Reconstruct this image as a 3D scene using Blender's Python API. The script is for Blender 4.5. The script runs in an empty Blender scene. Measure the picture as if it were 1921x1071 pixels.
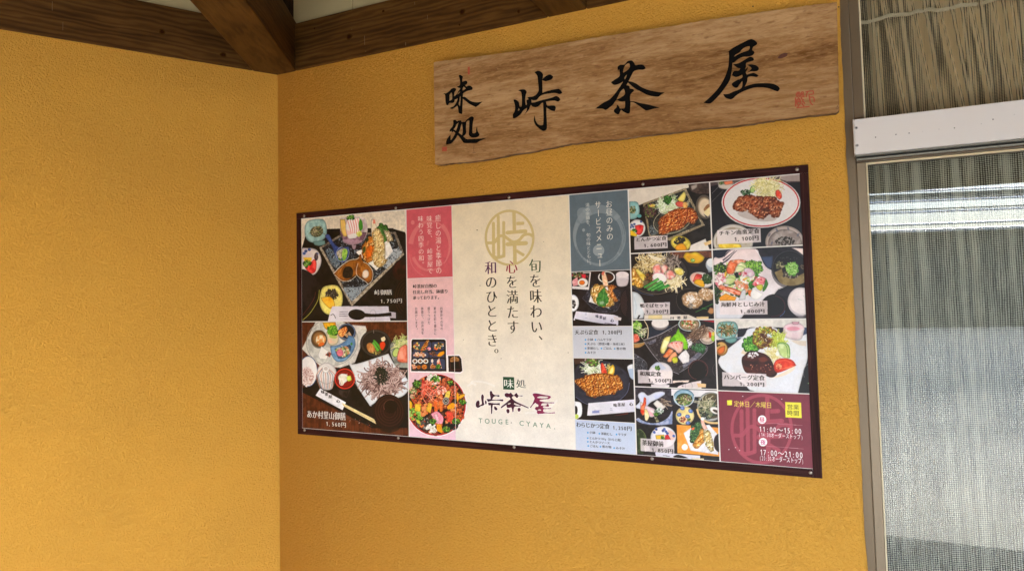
import bpy, bmesh, math, random
import numpy as np
from mathutils import Vector, Matrix, Euler

# ------------------------------------------------------------------ camera, light, exposure
SC = bpy.context.scene
COL = SC.collection
YAW, PITCH, ROLL, FOC = -0.4427, 0.0522, -0.0226, 1276.683
CAM = Vector((1.9732, -2.0198, 1.5392))
PPY = -44.48                        # principal point above the picture's centre (the photograph is a crop)
R = math.radians

def cam_axes():
    cy, sy, cp, sp, cr, sr = math.cos(YAW), math.sin(YAW), math.cos(PITCH), math.sin(PITCH), math.cos(ROLL), math.sin(ROLL)
    f = Vector((sy*cp, cy*cp, sp)); r0 = Vector((cy, -sy, 0)); u0 = r0.cross(f)
    return cr*r0 + sr*u0, -sr*r0 + cr*u0, f
AR, AU, AF = cam_axes()
cd = bpy.data.cameras.new('camera'); cam = bpy.data.objects.new('camera', cd); COL.objects.link(cam)
cam.matrix_world = Matrix(((AR.x, AU.x, -AF.x, CAM.x), (AR.y, AU.y, -AF.y, CAM.y), (AR.z, AU.z, -AF.z, CAM.z), (0, 0, 0, 1)))
cd.sensor_width = 36; cd.lens = FOC/1921*36
cd.shift_y = PPY/1921
cd.clip_start = 0.05; cd.clip_end = 400
SC.camera = cam

SUN_EL, SUN_AZ = R(56), R(125)      # sun high behind the camera, over its right shoulder (azimuth from +Y towards +X)
w = bpy.data.worlds.new('World'); SC.world = w; w.use_nodes = True
nt = w.node_tree; nt.nodes.clear()
sky = nt.nodes.new('ShaderNodeTexSky'); sky.sky_type = 'NISHITA'; sky.sun_disc = False
sky.sun_elevation = SUN_EL; sky.sun_rotation = SUN_AZ; sky.air_density = 1.0; sky.dust_density = 4.0; sky.ozone_density = 1.0
bg = nt.nodes.new('ShaderNodeBackground'); bg.inputs['Strength'].default_value = 0.15
wo = nt.nodes.new('ShaderNodeOutputWorld')
nt.links.new(sky.outputs[0], bg.inputs[0]); nt.links.new(bg.outputs[0], wo.inputs[0])
sd = bpy.data.lights.new('sun', 'SUN'); sd.energy = 3.0; sd.angle = R(0.5); sd.color = (1, .95, .87)
sun = bpy.data.objects.new('sun', sd); COL.objects.link(sun)
sdir = Vector((math.sin(SUN_AZ)*math.cos(SUN_EL), math.cos(SUN_AZ)*math.cos(SUN_EL), math.sin(SUN_EL)))
sun.rotation_euler = sdir.to_track_quat('Z', 'Y').to_euler()
sun.location = (4, -8, 9)
SC.view_settings.view_transform = 'Standard'; SC.view_settings.look = 'None'
SC.view_settings.exposure = 3.84; SC.view_settings.gamma = 1; SC.view_settings.use_curve_mapping = False
SC.render.engine = 'CYCLES'
SC.cycles.max_bounces = 10; SC.cycles.diffuse_bounces = 6; SC.cycles.glossy_bounces = 4; SC.cycles.transparent_max_bounces = 12

# ------------------------------------------------------------------ helpers
def at(px, py, y=0.0):
    """a point of the vertical plane Y=y that was measured at a pixel of the 1921 px photograph"""
    d = AF*FOC + AR*(px-960.5) - AU*(py-535.5-PPY)
    t = (y-CAM.y)/d.y
    return CAM + d*t

def tag(o, label=None, cat=None, group=None, kind=None):
    for k, v in (('label', label), ('category', cat), ('group', group), ('kind', kind)):
        if v: o[k] = v
    return o

def empty(name, loc=(0, 0, 0), rz=0):
    o = bpy.data.objects.new(name, None); COL.objects.link(o); o.location = loc; o.rotation_euler = (0, 0, rz); o.empty_display_size = .1
    return o

def link(name, bm, mats, parent=None, smooth=False):
    me = bpy.data.meshes.new(name); bm.to_mesh(me); bm.free()
    for m in (mats if isinstance(mats, (list, tuple)) else [mats]): me.materials.append(m)
    if smooth:
        for p in me.polygons: p.use_smooth = True
    o = bpy.data.objects.new(name, me); COL.objects.link(o)
    if parent: o.parent = parent
    return o

def box(bm, x0, x1, y0, y1, z0, z1, bev=0, seg=1, mi=0):
    vs = [bm.verts.new((x, y, z)) for x in (x0, x1) for y in (y0, y1) for z in (z0, z1)]
    fs = [(0, 1, 3, 2), (4, 6, 7, 5), (0, 4, 5, 1), (2, 3, 7, 6), (0, 2, 6, 4), (1, 5, 7, 3)]
    faces = [bm.faces.new([vs[i] for i in f]) for f in fs]
    for f in faces: f.material_index = mi
    if bev:
        es = list({e for f in faces for e in f.edges})
        bmesh.ops.bevel(bm, geom=es, offset=bev, segments=seg, affect='EDGES', profile=.5)
    return faces

def prism(bm, pts, y0, y1, mi=0):
    """extrude a polygon given in (x,z) between y0 (front) and y1 (back)"""
    a = [bm.verts.new((p[0], y0, p[1])) for p in pts]; b = [bm.verts.new((p[0], y1, p[1])) for p in pts]
    n = len(pts)
    f = bm.faces.new(a); g = bm.faces.new(b[::-1]); f.material_index = g.material_index = mi
    for i in range(n):
        s = bm.faces.new((a[i], b[i], b[(i+1) % n], a[(i+1) % n])); s.material_index = mi
    bmesh.ops.recalc_face_normals(bm, faces=bm.faces)
    return f

class NT:
    """tiny node-tree writer"""
    def __init__(s, name):
        s.m = bpy.data.materials.new(name); s.m.use_nodes = True; s.t = s.m.node_tree; s.t.nodes.clear()
        s.out = s.n('ShaderNodeOutputMaterial')
    def n(s, typ, **kw):
        nd = s.t.nodes.new(typ)
        for k, v in kw.items():
            if k.startswith('_'): setattr(nd, k[1:], v)
            else:
                key = k.replace('__', ' ')
                s.put(nd.inputs[int(key[1:]) if key[0] == 'i' and key[1:].isdigit() else key], v)
        return nd
    def put(s, sock, v):
        if isinstance(v, bpy.types.NodeSocket): s.t.links.new(v, sock)
        elif isinstance(v, bpy.types.Node): s.t.links.new(v.outputs[0], sock)
        else: sock.default_value = v
    def coord(s, scale=(1, 1, 1), kind='Object', rot=(0, 0, 0), loc=(0, 0, 0)):
        tc = s.n('ShaderNodeTexCoord')
        return s.n('ShaderNodeMapping', Vector=tc.outputs[kind], Scale=scale, Rotation=rot, Location=loc).outputs[0]
    def noise(s, vec, scale, detail=4, rough=.5, dist=0, out=0):
        return s.n('ShaderNodeTexNoise', Vector=vec, Scale=scale, Detail=detail, Roughness=rough, Distortion=dist).outputs[out]
    def ramp(s, fac, stops):
        nd = s.n('ShaderNodeValToRGB'); s.put(nd.inputs[0], fac); el = nd.color_ramp.elements
        while len(el) < len(stops): el.new(.5)
        for e, (p, c) in zip(el, stops):
            e.position = p; e.color = tuple(c)+(1,) if len(c) == 3 else c
        return nd.outputs[0]
    def math(s, op, a, b=0.0, c=0.0, clamp=False):
        nd = s.n('ShaderNodeMath', _operation=op, _use_clamp=clamp); s.put(nd.inputs[0], a); s.put(nd.inputs[1], b); s.put(nd.inputs[2], c)
        return nd.outputs[0]
    def mix(s, fac, a, b, mode='MIX'):
        nd = s.n('ShaderNodeMix', _data_type='RGBA', _blend_type=mode)
        s.put(nd.inputs[0], fac); s.put(nd.inputs[6], a if not isinstance(a, tuple) else a+(1,) if len(a) == 3 else a); s.put(nd.inputs[7], b if not isinstance(b, tuple) else b+(1,) if len(b) == 3 else b)
        return nd.outputs[2]
    def bump(s, h, strength=.3, dist=.01, normal=None):
        nd = s.n('ShaderNodeBump', Height=h, Strength=strength, Distance=dist)
        if normal is not None: s.put(nd.inputs['Normal'], normal)
        return nd.outputs[0]
    def bsdf(s, **kw):
        b = s.n('ShaderNodeBsdfPrincipled')
        for k, v in kw.items():
            key = k.replace('__', ' ')
            if isinstance(v, tuple) and len(v) == 3: v = v+(1,)
            s.put(b.inputs[key], v)
        s.t.links.new(b.outputs[0], s.out.inputs[0])
        return b

def plain(name, col, rough=.5, metal=0, spec=.5, var=0, scale=40, bump=0):
    t = NT(name)
    c = col
    kw = {}
    if var or bump:
        n = t.noise(t.coord(), scale, 5, .6)
        if var: c = t.mix(n, tuple(v*(1-var) for v in col), tuple(min(1, v*(1+var)) for v in col))
        if bump: kw['Normal'] = t.bump(n, bump, .002)
    t.bsdf(Base__Color=c, Roughness=rough, Metallic=metal, Specular__IOR__Level=spec, **kw)
    return t.m

# ------------------------------------------------------------------ materials of the setting
def mat_stucco():
    t = NT('ochre_stucco')
    v = t.coord()
    w1 = t.noise(v, 9, 3, .5); big = t.noise(v, 1.1, 4, .55)
    # trowelled "orange peel": short worm-like ridges of about a centimetre
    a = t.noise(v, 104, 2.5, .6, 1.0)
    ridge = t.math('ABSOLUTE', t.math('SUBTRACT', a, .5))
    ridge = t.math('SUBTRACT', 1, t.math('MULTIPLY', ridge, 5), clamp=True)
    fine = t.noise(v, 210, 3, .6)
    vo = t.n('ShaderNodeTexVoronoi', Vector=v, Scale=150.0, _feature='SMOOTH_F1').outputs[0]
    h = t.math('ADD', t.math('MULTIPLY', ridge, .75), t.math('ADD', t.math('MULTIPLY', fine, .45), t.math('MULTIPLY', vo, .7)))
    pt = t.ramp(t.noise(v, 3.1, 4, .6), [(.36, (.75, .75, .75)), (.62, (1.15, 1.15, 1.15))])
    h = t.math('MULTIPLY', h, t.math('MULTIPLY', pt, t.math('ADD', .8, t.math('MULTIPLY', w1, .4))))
    c = t.mix(big, (.650, .325, .040), (.70, .360, .052))
    pit = t.ramp(t.noise(v, 150, 2, .5), [(.18, (.0, .0, .0)), (.27, (1, 1, 1))])
    c = t.mix(pit, (.27, .125, .012), c)
    c = t.mix(t.math('MULTIPLY', h, .16), c, (.76, .46, .11))  # relief shading put into the colour: ridges lighter, pits darker
    t.bsdf(Base__Color=c, Roughness=.8, Specular__IOR__Level=.18, Normal=t.bump(h, .8, .0042))
    return t.m

def mat_wood(name, dark, mid, light, axis='X', scale=1., rough=.6, bump=.35, knots=True):
    """sawn softwood: long rings along one axis, with knots that bend them"""
    t = NT(name)
    sc = {'X': (.16, 1, 1), 'Y': (1, .16, 1), 'Z': (1, 1, .16)}[axis]
    v = t.coord(sc)
    rnd = t.n('ShaderNodeObjectInfo').outputs['Random']
    off = t.n('ShaderNodeCombineXYZ', X=t.math('MULTIPLY', rnd, 13), Y=t.math('MULTIPLY', rnd, 7), Z=t.math('MULTIPLY', rnd, 5)).outputs[0]
    v = t.n('ShaderNodeVectorMath', _operation='ADD', i0=v, i1=off).outputs[0]
    warp = t.noise(v, 3.2*scale, 2, .5, 0, 1)
    v2 = t.n('ShaderNodeVectorMath', _operation='ADD', i0=v, i1=t.n('ShaderNodeVectorMath', _operation='SCALE', i0=warp, Scale=.10/scale).outputs[0]).outputs[0]
    rings = t.noise(v2, 30*scale, 1.5, .45)
    lines = t.n('ShaderNodeTexWave', Vector=v2, Scale=17.*scale, Distortion=9.0, Detail=3.0, Detail__Scale=1.6, Detail__Roughness=.6, _bands_direction='Z' if axis != 'Z' else 'X').outputs[1]
    fib = t.noise(t.coord(tuple(60*s if s < 1 else 420 for s in sc)), 1, 3, .6)
    g = t.math('ADD', t.math('MULTIPLY', rings, .70), t.math('MULTIPLY', lines, .30))
    c = t.ramp(g, [(.22, dark), (.5, mid), (.78, light)])
    c = t.mix(t.math('MULTIPLY', fib, .35), c, dark)
    if knots:
        vk = t.coord(tuple(1.5 if s < 1 else 4.6 for s in sc), loc=(.3, .2, .13))
        kd = t.n('ShaderNodeTexVoronoi', Vector=vk, Scale=1.0, Randomness=1.0).outputs[0]
        k = t.ramp(kd, [(.055, (0, 0, 0)), (.10, (1, 1, 1))])
        c = t.mix(k, tuple(x*.32 for x in dark), c)
    big = t.noise(t.coord(), 2.3, 3, .5)
    c = t.mix(t.math('MULTIPLY', big, .45), c, tuple(x*.6 for x in dark))
    t.bsdf(Base__Color=c, Roughness=rough, Specular__IOR__Level=.10, Normal=t.bump(t.math('ADD', g, t.math('MULTIPLY', fib, .6)), bump, .0022))
    return t.m

M = {}
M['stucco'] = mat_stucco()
M['beam'] = mat_wood('brown_stained_beam_wood', (.044, .0180, .0036), (.106, .0460, .0092), (.170, .080, .0175))
M['beam_y'] = mat_wood('brown_stained_tie_wood', (.058, .026, .0056), (.110, .051, .0112), (.170, .084, .0200), axis='Y', knots=False)
M['beam_post'] = mat_wood('dark_post_wood', (.016, .008, .003), (.028, .014, .006), (.04, .02, .009), axis='Z')
M['cream'] = plain('cream_painted_board', (.46, .38, .20), .6, var=.07, scale=3, bump=.1)
M['concrete'] = plain('pale_concrete_paving', (.46, .44, .40), .85, var=.16, scale=5, bump=.3)
M['roof'] = mat_wood('eave_lining_wood', (.06, .03, .012), (.10, .055, .024), (.14, .08, .038), axis='Y', knots=False)
M['hedge'] = plain('dark_hedge_leaf', (.035, .06, .022), .7, var=.6, scale=30, bump=.6)
M['white_metal'] = plain('white_painted_metal', (.80, .80, .80), .35, var=.03)
M['grey_metal'] = plain('grey_galvanised_metal', (.45, .46, .48), .35, metal=.6)

# ------------------------------------------------------------------ setting
ZB, ZBT = 2.445, 2.632              # wall beams: underside and top
XJ = 2.0155                         # where the menu wall ends at the window
WT = .16                            # wall thickness

def quad_sheet(name, x0, x1, y0, y1, z, m, kind='structure', th=.0):
    bm = bmesh.new()
    vs = [bm.verts.new(p) for p in ((x0, y0, z), (x1, y0, z), (x1, y1, z), (x0, y1, z))]; bm.faces.new(vs)
    return tag(link(name, bm, m), kind=kind)
M['asphalt'] = plain('worn_yard_asphalt', (.052, .064, .074), .9, var=.25, scale=6, bump=.4)
quad_sheet('ground', -150, 150, -300, 150, 0, M['asphalt'])
def mat_apron():
    # concrete apron: the mirrored brightness fade is put into its colour, in patches
    t = NT('graded_concrete_apron'); v = t.coord(); y = t.n('ShaderNodeSeparateXYZ', Vector=v).outputs[1]
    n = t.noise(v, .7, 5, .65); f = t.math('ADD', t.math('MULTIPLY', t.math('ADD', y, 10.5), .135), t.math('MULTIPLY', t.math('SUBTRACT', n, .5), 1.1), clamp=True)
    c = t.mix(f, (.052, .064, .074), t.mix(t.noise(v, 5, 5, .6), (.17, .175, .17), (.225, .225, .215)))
    t.bsdf(Base__Color=c, Roughness=.88, Specular__IOR__Level=.3, Normal=t.bump(t.noise(v, 40, 4, .6), .3, .004)); return t.m
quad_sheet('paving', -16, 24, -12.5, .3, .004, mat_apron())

# menu wall: rounded vertical edge at the window, slight waviness of the plaster at that edge
def menu_wall():
    bm = bmesh.new()
    prof = [(-.2, 0.0)]
    r = .012
    for i in range(7):
        a = i/6*math.pi/2
        prof.append((XJ-r+r*math.sin(a), r-r*math.cos(a)))
    prof += [(XJ, WT), (-.2, WT)]
    zs = [0.0] + [i*.02 for i in range(1, 125)]
    rnd = random.Random(5); wob = 0
    rows = []
    for z in zs:
        wob = wob*.82 + rnd.uniform(-1, 1)*.0011
        rows.append([bm.verts.new((x+(wob if .002 < y or x > XJ-.02 else 0)*(1 if x > 0 and y < WT-.01 else 0), y, z)) for x, y in prof])
    n = len(prof)
    for a, b in zip(rows, rows[1:]):
        for i in range(n):
            bm.faces.new((a[i], a[(i+1) % n], b[(i+1) % n], b[i]))
    bm.faces.new(rows[0][::-1]); bm.faces.new(rows[-1])
    bmesh.ops.recalc_face_normals(bm, faces=bm.faces)
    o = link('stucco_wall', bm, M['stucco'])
    for p in o.data.polygons: p.use_smooth = abs(p.normal.z) < .5
    for e in o.data.edges:
        pass
    return tag(o, 'ochre stucco wall carrying the menu poster and the wooden signboard, right of the inner corner', 'wall')
mw = menu_wall()
# the wall's top under the beams: cut it by simply keeping it behind the beam face (beams stand 8 mm proud)

TH = R(120)                         # the two walls meet at 120 degrees, as on a hexagonal building
LW = Vector((math.cos(TH), -math.sin(TH), 0))
ROTL = -TH + math.pi                # local -X runs along the left wall, local -Y out of it
lw_root_rot = math.atan2(-LW.y, -LW.x)
def left_obj(o):
    o.rotation_euler = (0, 0, lw_root_rot); return o
bm = bmesh.new(); box(bm, -3.4, .0, 0, WT, 0, 2.48)
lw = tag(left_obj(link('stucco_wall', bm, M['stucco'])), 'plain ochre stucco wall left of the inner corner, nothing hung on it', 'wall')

# wall beams
def beam(x0, x1, m, name='wall_beam', y0=-.008, y1=.14, z0=ZB, z1=ZBT, seed=0):
    bm = bmesh.new(); box(bm, x0, x1, y0, y1, z0, z1, bev=.0035, seg=2)
    return link(name, bm, m)
HW = .165                           # hip tie width
d0 = HW/2/math.sin(TH/2)
XT0, XT1 = 1.1657, 1.297
b = beam(d0+.0015, XT0-.0015, M['beam'])
tag(b, 'dark brown knotty beam along the top of the menu wall, between corner and cross tie', 'beam')
b = beam(XT1+.0015, 5.2, M['beam'])
tag(b, 'brown beam end above the wooden signboard, right of the cross tie', 'beam')
b = left_obj(beam(-3.4, -d0-.0015, M['beam']))
tag(b, 'long dark brown beam along the top of the plain left wall', 'beam')

# knots and drying checks on the beams
M['bknot'] = plain('dark_beam_knot', (.030, .0105, .003), .9, spec=.03, var=.6, scale=90)
M['scratch'] = plain('pale_scratch', (.17, .10, .045), .8)
def at_plane(px, py, n, off=0.0):
    d = AF*FOC + AR*(px-960.5) - AU*(py-535.5-PPY); return CAM + d*((off-CAM.dot(n))/d.dot(n))
def beam_marks(o, marks, left=False):
    nrm = Vector((math.sin(lw_root_rot), -math.cos(lw_root_rot), 0)) if left else Vector((0, -1, 0))
    inv = o.matrix_basis.inverted() if not left else Matrix.Rotation(-lw_root_rot, 4, 'Z')
    for (px, py, rx, rz, name) in marks:
        q = inv @ at_plane(px, py, nrm, .0085); bm = bmesh.new()
        if name == 'knot':
            for k, (s_, dy) in enumerate(((1.0, .0002), (.62, .0009))):
                vs = [bm.verts.new((q.x+rx*s_*math.cos(a)*(1+.12*math.sin(3*a+px)), -.008-dy, q.z+rz*s_*math.sin(a))) for a in [i*math.pi/9 for i in range(18)]]
                f = bm.faces.new(vs); f.material_index = k
            o2 = link('knot', bm, [M['kring'], M['bknot']], o)
        else:
            box(bm, q.x-rx, q.x+rx, -.0086, -.0081, q.z-rz, q.z+rz); link(name, bm, M['scratch'] if name == 'scratch' else M['bknot'], o)
M['kring'] = plain('knot_ring', (.058, .025, .0050), .9, spec=.03, var=.4, scale=60)
bms = [o for o in COL.objects if o.name.startswith('wall_beam')]
beam_marks(bms[0], [(655, 69.5, .014, .012, 'knot'), (867, 23, .012, .011, 'knot'), (719, 21.5, .006, .005, 'knot'), (862, 47, .004, .004, 'knot'), (973, 22, .006, .007, 'knot'), (590, 54, .004, .004, 'knot'),
                    (684, 76, .0008, .017, 'scratch'), (761, 83, .0010, .006, 'scratch'), (802, 33, .0006, .008, 'scratch'), (778, 7, .0006, .005, 'scratch'), (686, 97, .0012, .001, 'scratch'), (660, 55.5, .0015, .001, 'scratch')])
beam_marks(bms[2], [(304, 60, .010, .011, 'knot'), (419, 103.5, .012, .010, 'knot'), (98, 12, .0006, .016, 'scratch'), (118, 50, .0005, .014, 'scratch')], True)

# ties that run out under the porch roof
bm = bmesh.new(); box(bm, XT0, XT1, -3.45, .14, ZB+.0004, ZBT, bev=.004, seg=2)
tag(link('tie_beam', bm, M['beam_y']), 'lighter brown tie beam meeting the wall above the signboard at a right angle', 'beam')
bis = (LW + Vector((1, 0, 0))).normalized()
bm = bmesh.new(); box(bm, -HW/2, HW/2, -3.9, .10, ZB-.0005, ZBT+.012, bev=.004, seg=2)
for v in bm.verts:                  # mitred inner end so that it dies into the corner
    if v.co.y > 0: v.co.y = .02
o = link('tie_beam', bm, M['beam_y'])
o.rotation_euler = (0, 0, math.atan2(bis.x, -bis.y))
tag(o, 'thick brown diagonal tie beam running overhead out of the inner corner', 'beam')
# corner post above the ties
bm = bmesh.new()
box(bm, -.084, .084, -.016, .20, ZBT+.0135, 3.2, bev=.003)
o = link('corner_post', bm, M['beam_post']); o.rotation_euler = (0, 0, math.atan2(bis.x, -bis.y))
tag(o, 'almost black post standing on the beams in the inner corner', 'post')

# cream infill boards above the beams, with open joints
def infill(side, joints, label):
    root = empty('upper_wall', (0, 0, ZBT))
    if side: root.rotation_euler = (0, 0, lw_root_rot)
    for a, c in zip(joints, joints[1:]):
        bm = bmesh.new(); box(bm, a+.0012, c-.0012, .02, .05, .002, .62, bev=.0012)
        link('panel', bm, M['cream'], root)
    bm = bmesh.new(); box(bm, joints[0], joints[-1], .052, .10, .002, .62)
    link('backing', bm, M['beam_post'], root)
    return tag(root, label, 'wall')
infill(0, [.03, .359, 1.17, 1.98, 2.79, 3.6, 4.4, 5.2], 'cream painted boarding above the menu wall beam, vertical joint near the corner')
infill(1, [-3.4, -2.6, -1.79, -1.175, -.55, -.03], 'cream painted boarding above the beam of the plain left wall')

# porch roof: lining boards sloping down to the eave, an eave beam, fascia and gutter
bm = bmesh.new()
for i in range(34):
    x = -4.2 + i*.3
    vs = []
    for (y, z) in ((.3, 3.22), (-3.55, 2.66)):
        for dx in (0.003, .297):
            for dz in (0, .02): vs.append(bm.verts.new((x+dx, y, z+dz)))
    for f in ((0, 1, 3, 2), (4, 6, 7, 5), (0, 4, 5, 1), (2, 3, 7, 6), (0, 2, 6, 4), (1, 5, 7, 3)): bm.faces.new([vs[k] for k in f])
bmesh.ops.recalc_face_normals(bm, faces=bm.faces)
tag(link('porch_roof_lining', bm, M['roof']), kind='structure')
bm = bmesh.new(); vs = [bm.verts.new(p) for p in ((-4.3, .4, 3.3), (6.2, .4, 3.3), (6.2, -3.75, 2.72), (-4.3, -3.75, 2.72))]; bm.faces.new(vs)
tag(link('porch_roof', bm, M['grey_metal']), kind='structure')
bm = bmesh.new(); box(bm, -4.2, 6.1, -3.62, -3.47, 2.46, 2.65, bev=.004)
tag(link('eave_beam', bm, M['beam']), 'brown beam along the outer edge of the porch', 'beam')
bm = bmesh.new(); box(bm, -4.2, 6.1, -3.66, -3.63, 2.255, 2.68, bev=.003)  # added unseen, hung low to cut off the sky mirrored in the window
tag(link('fascia_board', bm, M['beam']), 'brown fascia board added under the outer edge of the porch roof to cut off the mirrored sky', 'board')

# storehouse and added pipe rail across the yard (seen only mirrored in the window)
def rot_box(name, m, cx, cy, lx, ly, z0, z1, rz, parent=None):
    bm = bmesh.new(); box(bm, -lx/2, lx/2, -ly/2, ly/2, z0, z1, bev=.02)
    o = link(name, bm, m, parent); o.location = (cx, cy, 0); o.rotation_euler = (0, 0, rz); return o
M['render_grey'] = plain('grey_rendered_wall', (.09, .095, .085), .8, var=.3, scale=3)
nb = empty('storehouse', (6, -33, 0), R(-16))
bm = bmesh.new(); box(bm, -32, 26, -3, 3, 0, 3.75, bev=.02); link('wall', bm, M['render_grey'], nb)
bm = bmesh.new(); box(bm, -32.3, 26.3, -3.3, 3.3, 3.75, 3.9, bev=.02); link('roof', bm, M['grey_metal'], nb)
tag(nb, 'low grey storehouse across the yard, seen as a reflection in the window', 'building')
M['pipe'] = plain('polished_white_pipe', (.85, .86, .88), .22, metal=.85)
rl = empty('added_pipe_rail', (4, -27.5, 0), R(-16))  # added unseen, mirrored in the glass as the bright streaks
for z, rr_ in ((3.96, .05), (4.42, .045), (4.84, .05), (5.22, .04), (5.44, .035)):
    bm = bmesh.new(); bmesh.ops.create_cone(bm, cap_ends=True, segments=14, radius1=rr_, radius2=rr_, depth=40)
    bmesh.ops.rotate(bm, verts=bm.verts, matrix=Matrix.Rotation(R(90), 3, 'Y')); bmesh.ops.translate(bm, verts=bm.verts, vec=(0, 0, z))
    link('pipe', bm, M['pipe'], rl, True)
for z0, z1 in ((4.95, 5.13), (4.50, 4.54), (4.90, 4.93)):
    bm = bmesh.new(); box(bm, -20, 20, -.05, .05, z0, z1); link('bar', bm, M['render_grey'], rl)
for x in (-19.5, 19.5):
    bm = bmesh.new(); bmesh.ops.create_cone(bm, cap_ends=True, segments=14, radius1=.09, radius2=.09, depth=5.5)
    bmesh.ops.translate(bm, verts=bm.verts, vec=(x, .15, 2.75)); link('post', bm, M['pipe'], rl, True)
tag(rl, 'white pipe rail added in the yard to make the bright streaks in the window', 'rail')

# unseen ochre walls added front left and far right, blocking and warming the light
bm = bmesh.new(); box(bm, -4.6, .75, -4.42, -4.30, 0, 2.7)
tag(link('stucco_wall', bm, M['stucco']), 'free-standing ochre stucco wall added at the front left of the porch to block light, outside the picture', 'wall')
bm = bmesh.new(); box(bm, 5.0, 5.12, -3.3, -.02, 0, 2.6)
tag(link('stucco_wall', bm, M['stucco']), 'ochre stucco end wall added at the right end of the porch to block light, outside the picture', 'wall')

# ------------------------------------------------------------------ the window
def mat_alu(name, col, rough=.38):
    t = NT(name); v = t.coord((6, 6, .6)); n = t.noise(v, 30, 3, .6); s = t.noise(t.coord(), 260, 2, .5)
    c = t.mix(n, tuple(x*.9 for x in col), col)
    c = t.mix(t.ramp(s, [(.24, (1, 1, 1)), (.3, (0, 0, 0))]), c, tuple(x*.45 for x in col))
    t.bsdf(Base__Color=c, Metallic=.25, Roughness=rough, Normal=t.bump(n, .05, .002)); return t.m
M['bronze'] = mat_alu('bronze_anodised_frame', (.185, .135, .078))
M['bronze2'] = mat_alu('bronze_anodised_stile', (.265, .205, .130))
M['bead'] = plain('cream_glazing_gasket', (.72, .62, .40), .45)
M['box_white'] = plain('white_painted_transom', (.735, .715, .70), .42, var=.02, scale=8)
M['steel'] = plain('screw_steel', (.42, .42, .42), .3, metal=.9)
M['hole'] = plain('drilled_hole_black', (.01, .01, .01), .8)
def mat_glass():
    t = NT('window_glass')
    tr = t.n('ShaderNodeBsdfTransparent', Color=(.96, .96, .94, 1)); gl = t.n('ShaderNodeBsdfGlossy', Color=(.96, .98, 1, 1), Roughness=.0)
    v = t.coord((1, 1, .4)); wv = t.noise(v, 2.2, 1, .4)
    nb_ = t.bump(wv, .02, .01); t.put(gl.inputs['Normal'], nb_)
    fr = t.n('ShaderNodeFresnel', IOR=1.58)
    mx = t.n('ShaderNodeMixShader', i0=fr.outputs[0]); t.put(mx.inputs[1], tr); t.put(mx.inputs[2], gl)
    t.t.links.new(mx.outputs[0], t.out.inputs[0]); return t.m
M['glass'] = mat_glass()

win = empty('window', (XJ, 0, 0))
tag(win, 'tall bronze framed window with a white transom box, right of the menu wall', 'window')
def wpart(name, x0, x1, y0, y1, z0, z1, m, bev=.0015, parent=None, seg=1):
    bm = bmesh.new(); box(bm, x0-XJ, x1-XJ, y0, y1, z0, z1, bev=bev, seg=seg)
    return link(name, bm, M[m] if isinstance(m, str) else m, parent or win)
XE = 3.75
wpart('jamb', XJ-.03, 2.0372, .022, .15, 0, 2.60, 'bronze')
wpart('jamb', XE, XE+.05, .022, .15, 0, 2.60, 'bronze')
wpart('stile', 2.0376, 2.0604, .0245, .115, .03, 1.879, 'bronze2')          # sliding sash below
wpart('stile', 2.0376, 2.0620, .0245, .115, 2.0, 2.55, 'bronze')            # upper light
wpart('stile', 2.86, 2.92, .0245, .115, .03, 1.879, 'bronze2')
wpart('stile', 2.86, 2.90, .0245, .115, 2.0, 2.55, 'bronze')
wpart('rail', 2.0608, 2.8596, .0245, .115, .03, .14, 'bronze2')
wpart('head_rail', XJ-.03, XE, .020, .15, 2.551, 2.61, 'bronze')
bead = .0042
wpart('gasket', 2.0606, 2.0606+bead, .033, .044, .142, 1.8788, 'bead', .0006)
wpart('gasket', 2.0652, 2.8590, .033, .044, 1.8745, 1.8788, 'bead', .0006)
wpart('gasket', 2.0622, 2.0622+bead, .033, .044, 1.99, 2.55, 'bead', .0006)
wpart('glass_pane', 2.0600, 2.8600, .046, .051, .13, 1.882, 'glass', 0)
wpart('glass_pane', 2.9205, 3.75, .046, .051, .13, 1.882, 'glass', 0)
wpart('glass_pane', 2.0610, 2.8600, .046, .051, 1.99, 2.56, 'glass', 0)
wpart('glass_pane', 2.9005, 3.75, .046, .051, 1.99, 2.56, 'glass', 0)
# white box across the transom, its rails underneath
tb = wpart('transom_box', 2.0360, XE, -.012, .10, 1.8960, 1.9900, 'box_white', .0012)
wpart('end_cap', 2.0333, 2.0356, -.0135, .10, 1.8960, 1.9906, 'box_white', .0006)
wpart('track_rail', 2.0365, XE, -.0080, .10, 1.8905, 1.8957, mat_alu('grey_track', (.20, .20, .17)), .0006)
wpart('track_rail', 2.0372, XE, -.0030, .10, 1.8868, 1.8890, 'hole', 0)
wpart('track_rail', 2.0378, XE, .0010, .10, 1.8828, 1.8866, mat_alu('pale_track', (.33, .33, .28)), .0006)
wpart('track_rail', 2.0382, XE, .0110, .10, 1.8792, 1.8826, mat_alu('brown_track', (.10, .065, .035)), .0004)
def disc(bm, x, y, z, r, d, seg=16):
    ret = bmesh.ops.create_cone(bm, cap_ends=True, segments=seg, radius1=r, radius2=r*.8, depth=d)
    bmesh.ops.rotate(bm, verts=ret['verts'], matrix=Matrix.Rotation(R(90), 3, 'X')); bmesh.ops.translate(bm, verts=ret['verts'], vec=(x, y, z))
for (px, py) in ((1606.5, 240), (1608, 273)):
    p = at(px, py, -.013); bm = bmesh.new(); disc(bm, p.x-XJ, -.0128, p.z, .0040, .0022); s_ = link('screw', bm, M['steel'], tb)
    s_.parent = tb
    bm = bmesh.new(); disc(bm, p.x-XJ, -.0141, p.z, .0016, .0006, 6); link('screw_slot', bm, M['hole'], tb)
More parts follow.
